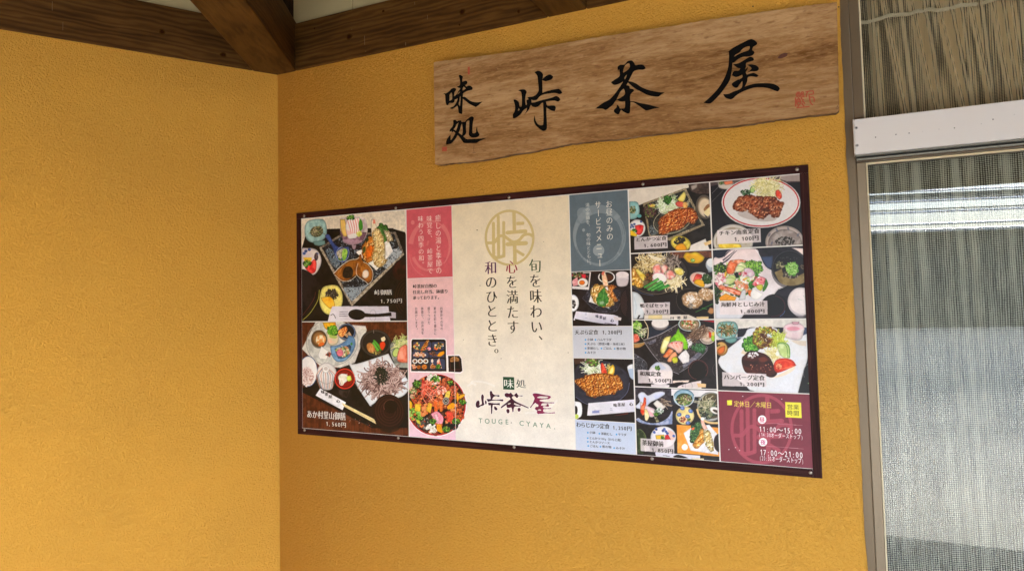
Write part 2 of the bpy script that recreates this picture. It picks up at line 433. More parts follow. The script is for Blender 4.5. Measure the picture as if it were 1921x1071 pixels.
for (px, py) in ((1642.6, 257.8), (1680.8, 252.6), (1705.6, 250), (1790.6, 240.3), (1863, 224.2)):
    p = at(px, py, -.013); bm = bmesh.new(); disc(bm, p.x-XJ, -.0122, p.z, .0016, .0006, 8); link('drill_hole', bm, M['hole'], tb)
for (px, py, r) in ((1731, 247, .0008), (1761.6, 242.6, .0011), (1841, 232.5, .0011), (1903, 215, .001)):
    p = at(px, py, -.013); bm = bmesh.new(); disc(bm, p.x-XJ, -.0122, p.z, r, .0005, 7); link('drill_hole', bm, M['steel'], tb)
# bolt specks and sealant marks on jamb: part of the material

# wall beyond the window, and the room behind
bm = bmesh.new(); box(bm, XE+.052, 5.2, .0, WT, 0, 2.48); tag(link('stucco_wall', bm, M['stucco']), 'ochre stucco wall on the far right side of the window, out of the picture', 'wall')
M['room'] = plain('dim_room_wall', (.22, .19, .14), .9)
bm = bmesh.new()
for (x0, x1, y0, y1, z0, z1) in ((1.2, 4.6, 2.6, 2.65, 0, 2.7), (1.15, 1.2, .165, 2.6, 0, 2.7), (4.6, 4.65, .165, 2.6, 0, 2.7), (1.2, 4.6, .165, 2.6, 2.7, 2.75)):
    box(bm, x0, x1, y0, y1, z0, z1)
tag(link('room_wall', bm, M['room']), kind='structure')

# ------------------------------------------------------------------ curtains
def mat_curtain(name, thread, gap, fx, fz, cross=.5, hole=.6, warp=.6, shift=0., gw=1.5):
    """loosely woven lace: uneven vertical threads tied by short cross threads, holes between them"""
    t = NT(name)
    uv = t.n('ShaderNodeTexCoord').outputs['UV']
    sep = t.n('ShaderNodeSeparateXYZ', Vector=uv)
    u, v = sep.outputs[0], sep.outputs[1]
    vv = t.n('ShaderNodeMapping', Vector=uv, Scale=(1, .22, 1)).outputs[0]
    w_ = t.noise(vv, 26, 3, .6)
    uu = t.math('ADD', u, t.math('MULTIPLY', t.math('SUBTRACT', w_, .5), .010*warp))
    a = t.math('SINE', t.math('MULTIPLY', uu, fx*2*math.pi))
    amp = t.noise(t.n('ShaderNodeMapping', Vector=uv, Scale=(1, .04, 1)).outputs[0], 210, 3, .7)
    gat = t.n('ShaderNodeAttribute', _attribute_name='fold_tone').outputs[2]
    a = t.math('ADD', t.math('MULTIPLY', a, .5), t.math('MULTIPLY', t.math('SUBTRACT', amp, .44), 1.9))
    wz = t.noise(uv, 90, 2, .5)
    b = t.math('SINE', t.math('ADD', t.math('MULTIPLY', v, fz*2*math.pi), t.math('MULTIPLY', wz, 5.0)))
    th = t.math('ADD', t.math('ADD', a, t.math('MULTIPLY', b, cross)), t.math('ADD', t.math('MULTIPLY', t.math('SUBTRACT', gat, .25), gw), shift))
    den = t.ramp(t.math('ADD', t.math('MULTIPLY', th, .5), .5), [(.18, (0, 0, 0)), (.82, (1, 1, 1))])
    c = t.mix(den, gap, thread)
    df = t.n('ShaderNodeBsdfPrincipled', Base__Color=c, Roughness=.85, Specular__IOR__Level=.2, Normal=t.bump(den, .5, .002))
    tl = t.n('ShaderNodeBsdfTranslucent', Color=c)
    m1 = t.n('ShaderNodeMixShader', i0=.3); t.put(m1.inputs[1], df); t.put(m1.inputs[2], tl)
    tr = t.n('ShaderNodeBsdfTransparent')
    al = t.ramp(den, [(.0, (hole,)*3), (.55, (0, 0, 0))])
    m2 = t.n('ShaderNodeMixShader', i0=al); t.put(m2.inputs[1], m1); t.put(m2.inputs[2], tr)
    t.t.links.new(m2.outputs[0], t.out.inputs[0]); return t.m
M['lace_up'] = mat_curtain('olive_lace_curtain_cloth', (.95, .80, .52), (.12, .09, .038), 210, 260, .28, .50, .35, -.30, 1.25)
M['lace_lo'] = mat_curtain('grey_lace_curtain_cloth', (.76, .75, .62), (.085, .09, .072), 190, 200, .5, .45, .9)

def curtain(name, x0, x1, z0, z1, y, mat, folds, seed, nx=520, nz=60, tape=None):
    """folds: list of (x, width, depth, lean) giving soft pleats that fade out downwards"""
    me = bpy.data.meshes.new(name); V_ = []; F_ = []; U_ = []
    rnd = random.Random(seed)
    ph = [(rnd.uniform(6, 60), rnd.uniform(0, 6.28), rnd.uniform(-.05, .05)) for _ in range(9)]
    for j in range(nz+1):
        z = z1+(z0-z1)*j/nz; dz = z1-z
        for i in range(nx+1):
            x = x0+(x1-x0)*i/nx; dy = 0
            for (fx, wd, dp, ln) in folds:
                cx = fx+ln*dz
                q = (x-cx)/(wd*(1+.7*dz)); dy -= dp*math.exp(-q*q)*(1/(1+1.2*dz))
                q2 = (x-cx-wd*1.3)/(wd*(1+.7*dz)); dy += dp*.6*math.exp(-q2*q2)
            for f, p, sl in ph: dy += .0022*math.sin(f*(x+sl*dz)*2+p+1.3*math.sin(3*dz+p))
            zz = z
            if tape is not None:       # gathered along a heading tape
                q = (z-tape)/.012; dy *= .35+.65*min(1, abs(q)*.5); 
            zz += .006*math.sin(x*9+seed) if j == 0 else 0
            V_.append((x, y+dy, zz)); 
    for j in range(nz):
        for i in range(nx):
            a = j*(nx+1)+i; F_.append((a, a+1, a+nx+2, a+nx+1))
    me.from_pydata(V_, [], F_); me.materials.append(mat)
    uvl = me.uv_layers.new(name='UVMap')
    arr = np.array([((p[0]-x0), (p[2]-z0)) for p in V_], dtype=np.float32)
    idx = np.empty(len(me.loops), dtype=np.int32); me.loops.foreach_get('vertex_index', idx)
    uvl.data.foreach_set('uv', arr[idx].ravel())
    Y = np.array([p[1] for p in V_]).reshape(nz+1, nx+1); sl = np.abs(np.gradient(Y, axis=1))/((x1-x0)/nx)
    ga = me.attributes.new('fold_tone', 'FLOAT', 'POINT'); ga.data.foreach_set('value', np.clip((sl*.8)**1.5, 0, 1.3).astype(np.float32).ravel())  # steep fold sides get denser, paler thread, standing in for fold shading
    me.polygons.foreach_set('use_smooth', [True]*len(me.polygons))
    o = bpy.data.objects.new(name, me); COL.objects.link(o); return o
fo = [(2.095, .006, .022, .03), (2.16, .010, .016, .07), (2.215, .007, .026, .10), (2.235, .012, .012, .02), (2.275, .007, .02, .11), (2.30, .006, .02, .06), (2.345, .008, .016, .05),
      (2.39, .006, .018, .08), (2.43, .010, .016, .03), (2.50, .01, .02, .05), (2.58, .01, .02, .02), (2.66, .01, .02, .05), (2.75, .01, .02, .03), (2.125, .004, .012, .12), (2.19, .004, .012, .13), (2.25, .004, .014, .14), (2.32, .004, .012, .12), (2.37, .004, .012, .1), (2.41, .004, .012, .06)]
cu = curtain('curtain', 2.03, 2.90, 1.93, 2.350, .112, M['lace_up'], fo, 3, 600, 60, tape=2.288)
tag(cu, 'gathered olive lace curtain in the upper light, above the white transom box', 'curtain')
bm = bmesh.new()
n = 300; rows = []
for i in range(n+1):
    x = 2.03+.87*i/n; y = .103+.0035*math.sin(x*70)+.002*math.sin(x*190+1); zc = 2.288+.0035*math.sin(x*21)+.0015*math.sin(x*77)
    rows.append((bm.verts.new((x, y, zc-.0055)), bm.verts.new((x, y-.0015, zc)), bm.verts.new((x, y, zc+.0055))))
for a, c in zip(rows, rows[1:]):
    bm.faces.new((a[0], c[0], c[1], a[1])); bm.faces.new((a[1], c[1], c[2], a[2]))
link('heading_tape', bm, plain('cream_heading_tape', (.58, .50, .34), .8, var=.3, scale=200), cu, True)
lo_folds = [(2.10, .014, .012, .01), (2.17, .02, .010, .03), (2.26, .02, .012, .02), (2.36, .025, .012, .03), (2.46, .02, .01, .0), (2.56, .02, .012, .02), (2.68, .02, .012, .0), (2.8, .02, .01, .0)]
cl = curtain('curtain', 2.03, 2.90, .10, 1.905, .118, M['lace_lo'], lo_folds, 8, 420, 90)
tag(cl, 'flat hanging grey-green lace curtain behind the large lower pane', 'curtain')
for src, lab in ((cu, 'second gathered olive curtain of the upper light, beyond the mullion on the right'), (cl, 'second flat lace curtain, behind the right-hand lower pane')):
    o = src.copy(); COL.objects.link(o); o.location.x = .865; o['label'] = lab
cr = empty('curtain_rail', (2.03, .115, 2.372))
bm = bmesh.new(); box(bm, 0, 1.72, -.012, .012, 0, .018, bev=.002); link('rail', bm, M['beam_post'], cr)
for x in (.055, .27, .48, .7):
    bm = bmesh.new(); bmesh.ops.create_uvsphere(bm, u_segments=10, v_segments=6, radius=.0045); bmesh.ops.translate(bm, verts=bm.verts, vec=(x, -.016, -.006))
    link('glider', bm, M['white_metal'], cr, True)
tag(cr, 'dark curtain rail with white gliders at the top of the upper light', 'curtain rail')

# small marks left in the plaster
for (px, py, r) in ((1412.5, 12.5, .0022), (1573.5, 13.5, .0018), (1404.5, 282, .0016), (1338, 320, .0009), (1171, 276, .0009), (700, 500, .0008)):
    q = at(px, py, -.001)
    if q.z > 1.9 or px < 560:
        bm = bmesh.new(); disc(bm, q.x, -.0006, q.z, r, .0022, 8); link('nail', bm, M['hole'], mw)

# ------------------------------------------------------------------ wooden signboard
BY = -.046
def smooth_closed(pts, sub=4):
    n = len(pts); out = []
    for i in range(n):
        p0, p1, p2, p3 = (pts[(i+k-1) % n] for k in range(4))
        for s in range(sub):
            t = s/sub
            out.append(tuple(.5*(2*p1[k]+(p2[k]-p0[k])*t+(2*p0[k]-5*p1[k]+4*p2[k]-p3[k])*t*t+(3*p1[k]-p0[k]-3*p2[k]+p3[k])*t**3) for k in (0, 1)))
    return out
def mat_board():
    t = NT('weathered_signboard_wood')
    v = t.coord((.15, 1, 1)); 
    warp = t.noise(v, 3.0, 2, .5, 0, 1)
    v2 = t.n('ShaderNodeVectorMath', _operation='ADD', i0=v, i1=t.n('ShaderNodeVectorMath', _operation='SCALE', i0=warp, Scale=.16).outputs[0]).outputs[0]
    bands = t.noise(v2, 15, 3, .55)
    g2 = t.noise(v2, 95, 5, .7)
    c = t.ramp(t.math('ADD', t.math('MULTIPLY', bands, .55), t.math('MULTIPLY', g2, .5)), [(.34, (.15, .064, .015)), (.50, (.335, .180, .070)), (.64, (.50, .315, .150))])
    fl = t.noise(t.coord((.24, 1, 1), rot=(0, R(5), 0)), 170, 2.5, .55, .3)
    fleck = t.ramp(fl, [(.53, (0, 0, 0)), (.66, (1, 1, 1))])
    c = t.mix(t.math('MULTIPLY', fleck, .42), c, (.52, .315, .135))
    dk = t.ramp(t.noise(t.coord((.35, 1, 1)), 95, 2.5, .55), [(.30, (1, 1, 1)), (.42, (0, 0, 0))])
    c = t.mix(t.math('MULTIPLY', dk, .5), c, (.15, .06, .022))
    px = t.ramp(t.noise(t.coord(), 2.4, 2, .5), [(.35, (0, 0, 0)), (.7, (1, 1, 1))])
    c = t.mix(t.math('MULTIPLY', px, .18), c, (.19, .095, .038))
    t.bsdf(Base__Color=c, Roughness=.65, Specular__IOR__Level=.10, Normal=t.bump(t.math('ADD', fleck, t.math('MULTIPLY', g2, 1.2)), .4, .0016)); return t.m
M['board'] = mat_board()
M['bark'] = mat_wood('raw_board_edge', (.10, .05, .025), (.26, .17, .10), (.45, .34, .23), scale=3, bump=.8)
M['ink'] = plain('black_sign_lacquer', (.004, .0035, .003), .75, spec=.08)
M['seal'] = plain('faded_vermilion_seal', (.42, .075, .03), .7, var=.35, scale=260)
M['knot'] = plain('dark_board_knot', (.085, .022, .009), .6, var=.5, scale=120)
sign = empty('wooden_signboard', (1.38, BY, 1.95))
tag(sign, 'wide weathered wooden signboard with large black brush characters, hung above the menu poster', 'signboard')
topl = [(813, 117), (830, 114), (846, 112.6), (872, 109), (908, 104), (960, 97.5), (1000, 92), (1040, 84), (1080, 77), (1110, 71.5), (1150, 65.5), (1190, 59), (1230, 53), (1270, 47.5), (1300, 42), (1340, 35.5), (1380, 30), (1430, 22.5), (1480, 15.5), (1520, 10), (1560, 5), (1570, 4)]
botl = [(1574.4, 203), (1574, 208), (1568, 211.5), (1540, 214.5), (1500, 219.5), (1460, 224), (1430, 229), (1380, 236.5), (1330, 240), (1280, 246.5), (1240, 251), (1200, 255), (1160, 261), (1110, 265), (1070, 270), (1040, 276), (1000, 284), (960, 290), (925, 297), (890, 303), (850, 306), (822, 309.5), (815.5, 308)]
def loc(o, p): return (p.x-o.location.x, p.z-o.location.z)
pts = []
rnd = random.Random(11)
for L_ in (topl, botl):
    for a, c in zip(L_, L_[1:]):
        for k in range(6):
            q = at(a[0]+(c[0]-a[0])*k/6, a[1]+(c[1]-a[1])*k/6, BY)
            pts.append((q.x-sign.location.x, q.z-sign.location.z+rnd.uniform(-1, 1)*.0010))
    q = at(*L_[-1], BY); pts.append((q.x-sign.location.x, q.z-sign.location.z))
bm = bmesh.new(); f = prism(bm, pts, .0, .024, 1); f.material_index = 0
es = [e for e in f.edges]; bmesh.ops.bevel(bm, geom=es, offset=.0022, segments=2, affect='EDGES')
link('board', bm, [M['board'], M['bark']], sign)
for bx in (-.42, .42):
    bm = bmesh.new(); box(bm, bx-.02, bx+.02, .0245, .0455, .10, .30, bev=.001); link('batten', bm, M['bark'], sign)

def char_mesh(name, view, loops, m, y=-.0012, parent=sign, depth=.0010, sub=4, smooth=True, label=None):
    """loops: outlines traced in an enlarged view (ox, oy, k): the first is the outside, holes follow it after a marker"""
    ox, oy, k = view
    cu_ = bpy.data.curves.new(name, 'CURVE'); cu_.dimensions = '2D'; cu_.fill_mode = 'BOTH'; cu_.extrude = depth/2
    for s in loops:
        n_ = [float(x) for x in s.split()]; P_ = list(zip(n_[::2], n_[1::2]))
        P_ = [loc(parent, at(ox+a/k, oy+b/k, parent.location.y+y)) for a, b in P_]
        if smooth: P_ = smooth_corner(P_, sub)
        sp = cu_.splines.new('POLY'); sp.points.add(len(P_)-1); sp.use_cyclic_u = True
        for pt, q in zip(sp.points, P_): pt.co = (q[0], q[1], 0, 1)
    o = bpy.data.objects.new(name, cu_); COL.objects.link(o)
    dg = bpy.context.evaluated_depsgraph_get(); me = bpy.data.meshes.new_from_object(o.evaluated_get(dg))
    bpy.data.objects.remove(o)
    for v in me.vertices: v.co = Vector((v.co.x, y-v.co.z, v.co.y))
    me.materials.clear(); me.materials.append(m)
    o = bpy.data.objects.new(name, me); COL.objects.link(o); o.parent = parent
    if label: o['label'] = label
    return o
def smooth_corner(P_, sub):
    """Catmull-Rom through the points, but keep sharp turns sharp"""
    n = len(P_); out = []
    def turn(i):
        a, b_, c = P_[i-1], P_[i], P_[(i+1) % n]
        v1 = (b_[0]-a[0], b_[1]-a[1]); v2 = (c[0]-b_[0], c[1]-b_[1])
        return (v1[0]*v2[0]+v1[1]*v2[1])/((math.hypot(*v1)*math.hypot(*v2)) or 1)
    T_ = [turn(i) < .25 for i in range(n)]
    for i in range(n):
        p1, p2 = P_[i], P_[(i+1) % n]
        p0 = P_[i-1] if not T_[i] else p1; p3 = P_[(i+2) % n] if not T_[(i+1) % n] else p2
        for s in range(sub):
            t = s/sub
            out.append(tuple(.5*(2*p1[k]+(p2[k]-p0[k])*t+(2*p0[k]-5*p1[k]+4*p2[k]-p3[k])*t*t+(3*p1[k]-p0[k]-3*p2[k]+p3[k])*t**3) for k in (0, 1)))
    return out
VA = (820, 135, 12.6)
char_mesh('painted_character', VA, [
 '520 82 560 82 612 122 595 165 592 245 640 225 690 216 714 250 705 285 660 320 690 352 745 330 800 342 835 380 825 425 770 440 700 460 640 495 612 520 608 600 660 598 740 660 810 700 900 722 985 722 1070 708 1010 762 925 828 880 820 770 765 700 712 606 640 604 700 596 840 590 985 570 998 515 975 500 880 480 802 420 845 350 880 302 862 330 845 380 825 430 770 460 715 490 630 440 652 418 660 402 712 368 740 320 738 285 742 255 788 225 785 200 705 188 550 150 535 165 518 215 510 280 468 350 400 415 388 450 405 440 445 410 485 402 560 395 590 450 548 500 475 545 405 545 385 505 380 455 335 500 345 545 295 535 170 515 110',
 '340 492 355 530 358 635 340 665 285 692 292 640 290 565 305 525', '628 350 680 400 640 432 605 448 600 410', '555 460 530 500 495 528 465 548 500 500', '552 568 555 650 550 740 542 812 520 790 508 755 528 680 535 610'], M['ink'])
VB = (820, 210, 14.28)
char_mesh('painted_character', VB, [
 '430 235 490 218 530 258 580 240 640 236 655 285 700 272 750 270 800 215 880 145 940 128 980 165 968 230 952 330 945 440 945 560 985 580 1040 555 1050 470 1066 398 1075 480 1095 545 1130 590 1125 640 1070 680 1000 692 930 688 870 650 850 600 858 470 862 330 862 238 830 232 785 275 775 350 770 450 772 580 700 660 780 728 870 735 1000 730 1120 722 1220 715 1320 705 1230 745 1130 790 1050 838 900 842 735 840 680 790 610 690 548 622 500 710 430 800 375 850 300 870 248 882 242 810 270 730 320 660 358 618 360 765 400 730 450 650 490 570 435 520 400 555 385 548 405 512 335 535 345 480 410 400 435 330',
 '578 288 555 370 530 450 508 515 440 472 495 400 510 345', '668 315 680 400 688 520 668 630 575 562 615 460 645 350'], M['ink'])
VC = (950, 125, 8.24)
char_mesh('painted_character', VC, [
 '435 92 485 70 530 80 565 128 552 205 620 145 680 128 722 158 700 200 640 222 600 230 552 212 556 300 555 412 640 380 780 350 820 352 865 405 825 430 750 412 640 422 560 440 510 470 470 515 420 525 385 515 388 560 440 555 540 525 700 485 765 460 810 478 834 512 800 545 740 530 660 535 612 545 630 605 700 605 745 608 762 640 745 692 690 680 618 635 618 760 625 860 622 965 580 998 530 980 450 905 425 830 435 760 448 830 480 885 525 912 568 905 575 780 568 562 540 570 500 612 450 632 400 618 380 592 362 625 345 670 275 745 312 690 318 640 260 680 215 745 140 798 102 802 100 745 125 700 135 620 110 520 140 515 190 550 205 620 238 618 240 500 228 400 182 375 220 360 280 358 312 392 295 450 290 540 300 600 318 590 310 525 345 508 325 485 345 475 400 468 450 445 485 405 500 360 490 240 478 150',
 '190 640 175 690 205 675'], M['ink'])
VD = (1110, 105, 8.927)
char_mesh('painted_character', VD, [
 '435 190 480 155 550 150 600 95 670 82 710 120 735 162 790 152 855 152 885 180 905 212 860 236 780 236 705 262 660 340 615 428 680 440 750 470 830 525 940 572 1060 600 1140 612 1222 618 1165 648 1115 684 1020 680 920 652 830 605 720 545 605 450 578 495 630 510 640 548 690 560 706 588 645 655 645 765 720 768 820 795 960 822 1060 850 1142 873 1050 885 925 918 870 895 780 830 700 782 648 778 645 860 638 950 600 968 540 940 490 905 470 945 462 970 430 982 375 940 380 900 415 870 420 822 450 838 475 885 520 885 555 870 560 760 490 768 412 745 360 815 300 865 235 908 180 888 62 885 130 835 200 785 290 740 380 650 460 540 530 430 450 475 370 488 322 445 390 400 470 335 460 225 440 252',
 '600 130 635 140 638 195 590 250 525 288 530 235 555 170', '592 312 575 370 555 400 545 375 560 345', '535 552 555 600 552 650 500 695 412 742 450 660 490 590'], M['ink'])
VE = (1310, 65, 7.65)
char_mesh('painted_character', VE, [
 '418 258 500 195 620 130 740 72 800 82 845 125 825 158 790 178 775 225 806 255 780 298 720 318 640 325 570 355 520 400 490 408 485 480 470 580 450 660 390 755 310 860 200 972 150 992 75 982 180 890 290 770 370 640 420 510 438 400 438 262',
 '735 168 738 200 715 232 650 255 580 285 512 325 530 295 590 260 640 205 690 178'], M['ink'])
char_mesh('painted_character', VE, [
 '498 432 580 415 660 370 735 325 780 332 798 360 780 380 690 408 685 460 668 508 715 470 705 500 682 545 700 580 740 565 800 555 865 590 835 612 760 602 710 618 700 680 665 752 750 722 850 705 960 702 1060 708 1130 735 1168 775 1145 815 1110 812 1010 775 900 760 800 765 700 795 600 840 540 880 500 918 460 932 400 915 370 885 358 858 430 855 500 825 620 770 632 670 590 720 560 762 520 762 482 725 500 690 570 650 578 632 572 655 632 618 628 578 600 595 540 612 482 588 510 530 580 520 605 488 560 478', ], M['ink'])
char_mesh('painted_character', VE, ['698 438 760 432 820 442 866 478 858 515 820 530 750 532 694 558 740 520 768 490 745 465'], M['ink'])
# seals and blemishes
def strokes(name, view, segs, wd, m, parent=sign, y=-.0009):
    """thin painted strokes, each a flat ribbon"""
    ox, oy, k = view; bm = bmesh.new()
    for s in segs:
        n_ = [float(x) for x in s.split()]; P_ = [Vector(loc(parent, at(ox+a/k, oy+b/k, parent.location.y+y))) for a, b in zip(n_[::2], n_[1::2])]
        h = wd/2; L1 = []; L2 = []
        for i, p in enumerate(P_):
            d = (P_[min(i+1, len(P_)-1)]-P_[max(i-1, 0)]); d = d.normalized() if d.length else Vector((1, 0)); nn = Vector((-d.y, d.x))*h
            L1.append(bm.verts.new((p.x+nn.x, y, p.y+nn.y))); L2.append(bm.verts.new((p.x-nn.x, y, p.y-nn.y)))
        for i in range(len(P_)-1): bm.faces.new((L1[i], L1[i+1], L2[i+1], L2[i]))
    bmesh.ops.recalc_face_normals(bm, faces=bm.faces)
    return link(name, bm, m, parent)
strokes('red_seal', (1480, 160, 21.4), ['660 275 760 258 860 245 970 240 985 300 980 365 890 375 805 385 810 450 830 495 840 600 860 690 900 760 965 800', '760 265 715 350 700 420 690 490', '800 495 900 490 980 490 1010 530', '1015 540 1018 680',
 '310 300 440 285', '270 355 480 335', '300 380 310 460 380 500 450 470 465 380', '350 390 380 430 420 385', '380 540 320 590 310 680 330 760 380 810', '380 540 440 570 460 650 450 760 390 830 350 880', '340 612 430 608', '340 670 430 668',
 '515 265 510 340 520 410', '520 270 590 290 585 350 520 350', '510 415 600 415 620 470 510 480 490 500 510 560 600 600', '530 620 600 700 640 760', '515 700 540 780 610 850', '300 912 480 900 650 880 830 860', '265 500 270 870'], .0032, M['seal'])
strokes('red_seal', (800, 100, 5.1), ['405 132 405 206'], .0075, M['seal'])
strokes('red_seal', (800, 100, 5.1), ['150 920 196 916'], .0150, M['seal'])
char_mesh('knot', (1300, 0, 4.867), ['772 530 800 500 840 486 865 490 855 515 820 532 790 537'], M['knot'], depth=.0005, y=-.0005)
strokes('crack', (800, 100, 5.1), ['455 880 452 930 458 955', '440 955 475 950'], .0012, M['knot'], y=-.0006)
strokes('crack', (1540, 180, 17.85), ['490 415 540 430 600 410', '560 330 535 400'], .0012, M['knot'], y=-.0006)
for i, (px, py) in enumerate(((920, 217), (1141.6, 179.5), (1084, 185), (1272.8, 230.3), (931, 130), (1573, 13.5))):
    bm = bmesh.new(); q = at(px, py, BY); disc(bm, q.x-sign.location.x, -.0006, q.z-sign.location.z, .0014, .0012, 8); link('nail_hole', bm, M['knot'], sign)
# ------------------------------------------------------------------ the printed menu sheet: painted stroke by stroke into an array
PX0, PZ0, PW, PH = .0995, 1.0391, 1.82, .8437
TX, TY = 2912, 1350
SX, SY = TX/PW, TY/PH
IMG = np.full((TY, TX, 3), .93, dtype=np.float32)
_rs = np.random.RandomState(7)
def _field(step, h=TY, w_=TX):
    gh, gw = h//step+3, w_//step+3
    g = _rs.rand(gh, gw).astype(np.float32)
    ys = np.arange(h)/step; xs = np.arange(w_)/step
    yi = ys.astype(int); xi = xs.astype(int); fy = (ys-yi).astype(np.float32); fx = (xs-xi).astype(np.float32)
    fy = fy*fy*(3-2*fy); fx = fx*fx*(3-2*fx)
    a = g[yi][:, xi]*(1-fx)+g[yi][:, xi+1]*fx; b_ = g[yi+1][:, xi]*(1-fx)+g[yi+1][:, xi+1]*fx
    return a*(1-fy)[:, None]+b_*fy[:, None]
NF = {s: _field(s) for s in (3, 6, 12, 28, 70)}
NZ = {0: NF[3]*.6+NF[6]*.4, 1: NF[6]*.55+NF[12]*.3+NF[3]*.15, 2: NF[12]*.55+NF[6]*.3+NF[3]*.15, 3: NF[28]*.55+NF[12]*.3+NF[6]*.15, 4: NF[70]*.5+NF[28]*.3+NF[12]*.2}
for k in NZ: NZ[k] = (NZ[k]-NZ[k].mean())/NZ[k].std()*.5
def hexc(h): return np.array([int(h[i:i+2], 16)/255 for i in (0, 2, 4)], dtype=np.float32)
RNG = random.Random(21)

VW = [0, 0, 1.0]; CLIP = [0, 0, TX, TY]
def V(ox, oy, k): VW[:] = [ox, oy, k]
def C(x0, x1, z0, z1):
    """clip to a rectangle of the sheet, in metres from its lower left corner"""
    CLIP[:] = [int(round(x0*SX)), int(round((PH-z1)*SY)), int(round(x1*SX)), int(round((PH-z0)*SY))]
def tx(a, b):
    """enlarged-photo coordinates -> texture pixels on the sheet"""
    p = at(VW[0]+a/VW[2], VW[1]+b/VW[2], 0.0)
    return ((p.x-PX0)*SX, (PZ0+PH-p.z)*SY)
def nums(s):
    n = [float(x) for x in s.split()] if isinstance(s, str) else list(s)
    return list(zip(n[::2], n[1::2]))

def fillmask(P):
    P = np.asarray(P, dtype=np.float64)
    x0 = max(CLIP[0], int(P[:, 0].min())-1); x1 = min(CLIP[2], int(P[:, 0].max())+2)
    y0 = max(CLIP[1], int(P[:, 1].min())-1); y1 = min(CLIP[3], int(P[:, 1].max())+2)
    if x1 <= x0 or y1 <= y0: return None
    ys = np.arange(y0, y1)+.5; tg = np.zeros((y1-y0, x1-x0+1), dtype=np.int32)
    a = P; b_ = np.roll(P, -1, 0)
    for (ax, ay), (bx, by) in zip(a, b_):
        if ay == by: continue
        lo, hi = (ay, by) if ay < by else (by, ay)
        i0 = max(0, int(math.ceil(lo-.5))-y0); i1 = min(y1-y0, int(math.ceil(hi-.5))-y0)
        if i1 <= i0: continue
        xs = ax+(ys[i0:i1]-ay)/(by-ay)*(bx-ax)
        ci = np.clip(np.ceil(xs-.5).astype(int)-x0, 0, x1-x0)
        tg[np.arange(i0, i1), ci] += 1
    m = (np.cumsum(tg, 1)[:, :-1] & 1).astype(np.float32)
    return m, x0, y0, x1, y1

def bblur(m, r):
    for ax in (0, 1):
        for _ in range(2):
            c = np.cumsum(np.pad(m, [(r+1, r) if a == ax else (0, 0) for a in (0, 1)], mode='edge'), ax)
            n = m.shape[ax]; sl = [slice(None)]*2; s2 = [slice(None)]*2
            sl[ax] = slice(2*r+1, 2*r+1+n); s2[ax] = slice(0, n)
            m = (c[tuple(sl)]-c[tuple(s2)])/(2*r+1)
    return m

def put(mk, col, c2=None, ns=2, th=None, a=1., n=.0, e=.0, soft=0, sk=.35, c3=None, sh=0, gr=None):
    """lay ink: base colour, second colour mixed by noise ns, emboss e, edge darkening soft/sk, shade sh below, gradient gr"""
    if mk is None: return
    m, x0, y0, x1, y1 = mk
    if soft or sh:
        pad = max(soft, 2)
        mb = bblur(np.pad(m, pad), max(1, pad//2))[pad:-pad, pad:-pad]
    nz = NZ[ns][y0:y1, x0:x1]
    c = np.broadcast_to(hexc(col), m.shape+(3,)).copy()
    if gr:
        g = np.linspace(0, 1, m.shape[0], dtype=np.float32)[:, None, None] if gr[1] == 'y' else np.linspace(0, 1, m.shape[1], dtype=np.float32)[None, :, None]
        c = c*(1-g)+hexc(gr[0])*g
    if c2 is not None:
        t = np.clip(nz*1.15+.5 if th is None else (nz-th)*5+.5, 0, 1)[..., None]
        c = c*(1-t)+hexc(c2)*t
    if c3 is not None:
        n2 = NZ[max(0, ns-1)][y0:y1, x0:x1]; t = np.clip((n2-.35)*2.2, 0, 1)[..., None]; c = c*(1-t)+hexc(c3)*t
    if n: c = c*(1+n*nz[..., None])
    if e:
        q = NZ[ns]; y2, x2 = min(TY, y1), min(TX, x1)
        em = nz-np.roll(np.roll(nz, 2, 0), 2, 1); c = c+e*em[..., None]
    if soft: c = c*(1-sk*(1-np.clip(mb*2-1, 0, 1)))[..., None]
    if sh:
        g = np.roll(mb, 3, 0)-np.roll(mb, -3, 0); c = c*(1+sh*np.clip(g, -.4, .4))[..., None]
    al = (m*a)[..., None]
    IMG[y0:y1, x0:x1] = IMG[y0:y1, x0:x1]*(1-al)+np.clip(c, 0, 1)*al

def smooth_open(P_, sub=5):
    out = []; n = len(P_)
    for i in range(n-1):
        p0, p1, p2, p3 = P_[max(i-1, 0)], P_[i], P_[i+1], P_[min(i+2, n-1)]
        for s in range(sub):
            t = s/sub; out.append(tuple(.5*(2*p1[k]+(p2[k]-p0[k])*t+(2*p0[k]-5*p1[k]+4*p2[k]-p3[k])*t*t+(3*p1[k]-p0[k]-3*p2[k]+p3[k])*t**3) for k in (0, 1)))
    return out+[P_[-1]]
def P(col, s, sm=1, wob=0, **kw):
    pts = nums(s)
    if sm: pts = smooth_corner(pts, 4)
    if wob: pts = [(x+RNG.uniform(-wob, wob), y+RNG.uniform(-wob, wob)) for x, y in pts]
    put(fillmask([tx(*p) for p in pts]), col, **kw)
def ellpts(cx, cy, rx, ry, rot=0, n=36, wob=0):
    c, s = math.cos(R(rot)), math.sin(R(rot))
    o = []
    for i in range(n):
        a = 2*math.pi*i/n; q = 1+RNG.uniform(-wob, wob) if wob else 1
        x, y = rx*q*math.cos(a), ry*q*math.sin(a); o.append((cx+x*c-y*s, cy+x*s+y*c))
    return o
def E(col, cx, cy, rx, ry, rot=0, wob=0, **kw): put(fillmask([tx(*p) for p in ellpts(cx, cy, rx, ry, rot, 36 if rx > 12 else 12, wob)]), col, **kw)
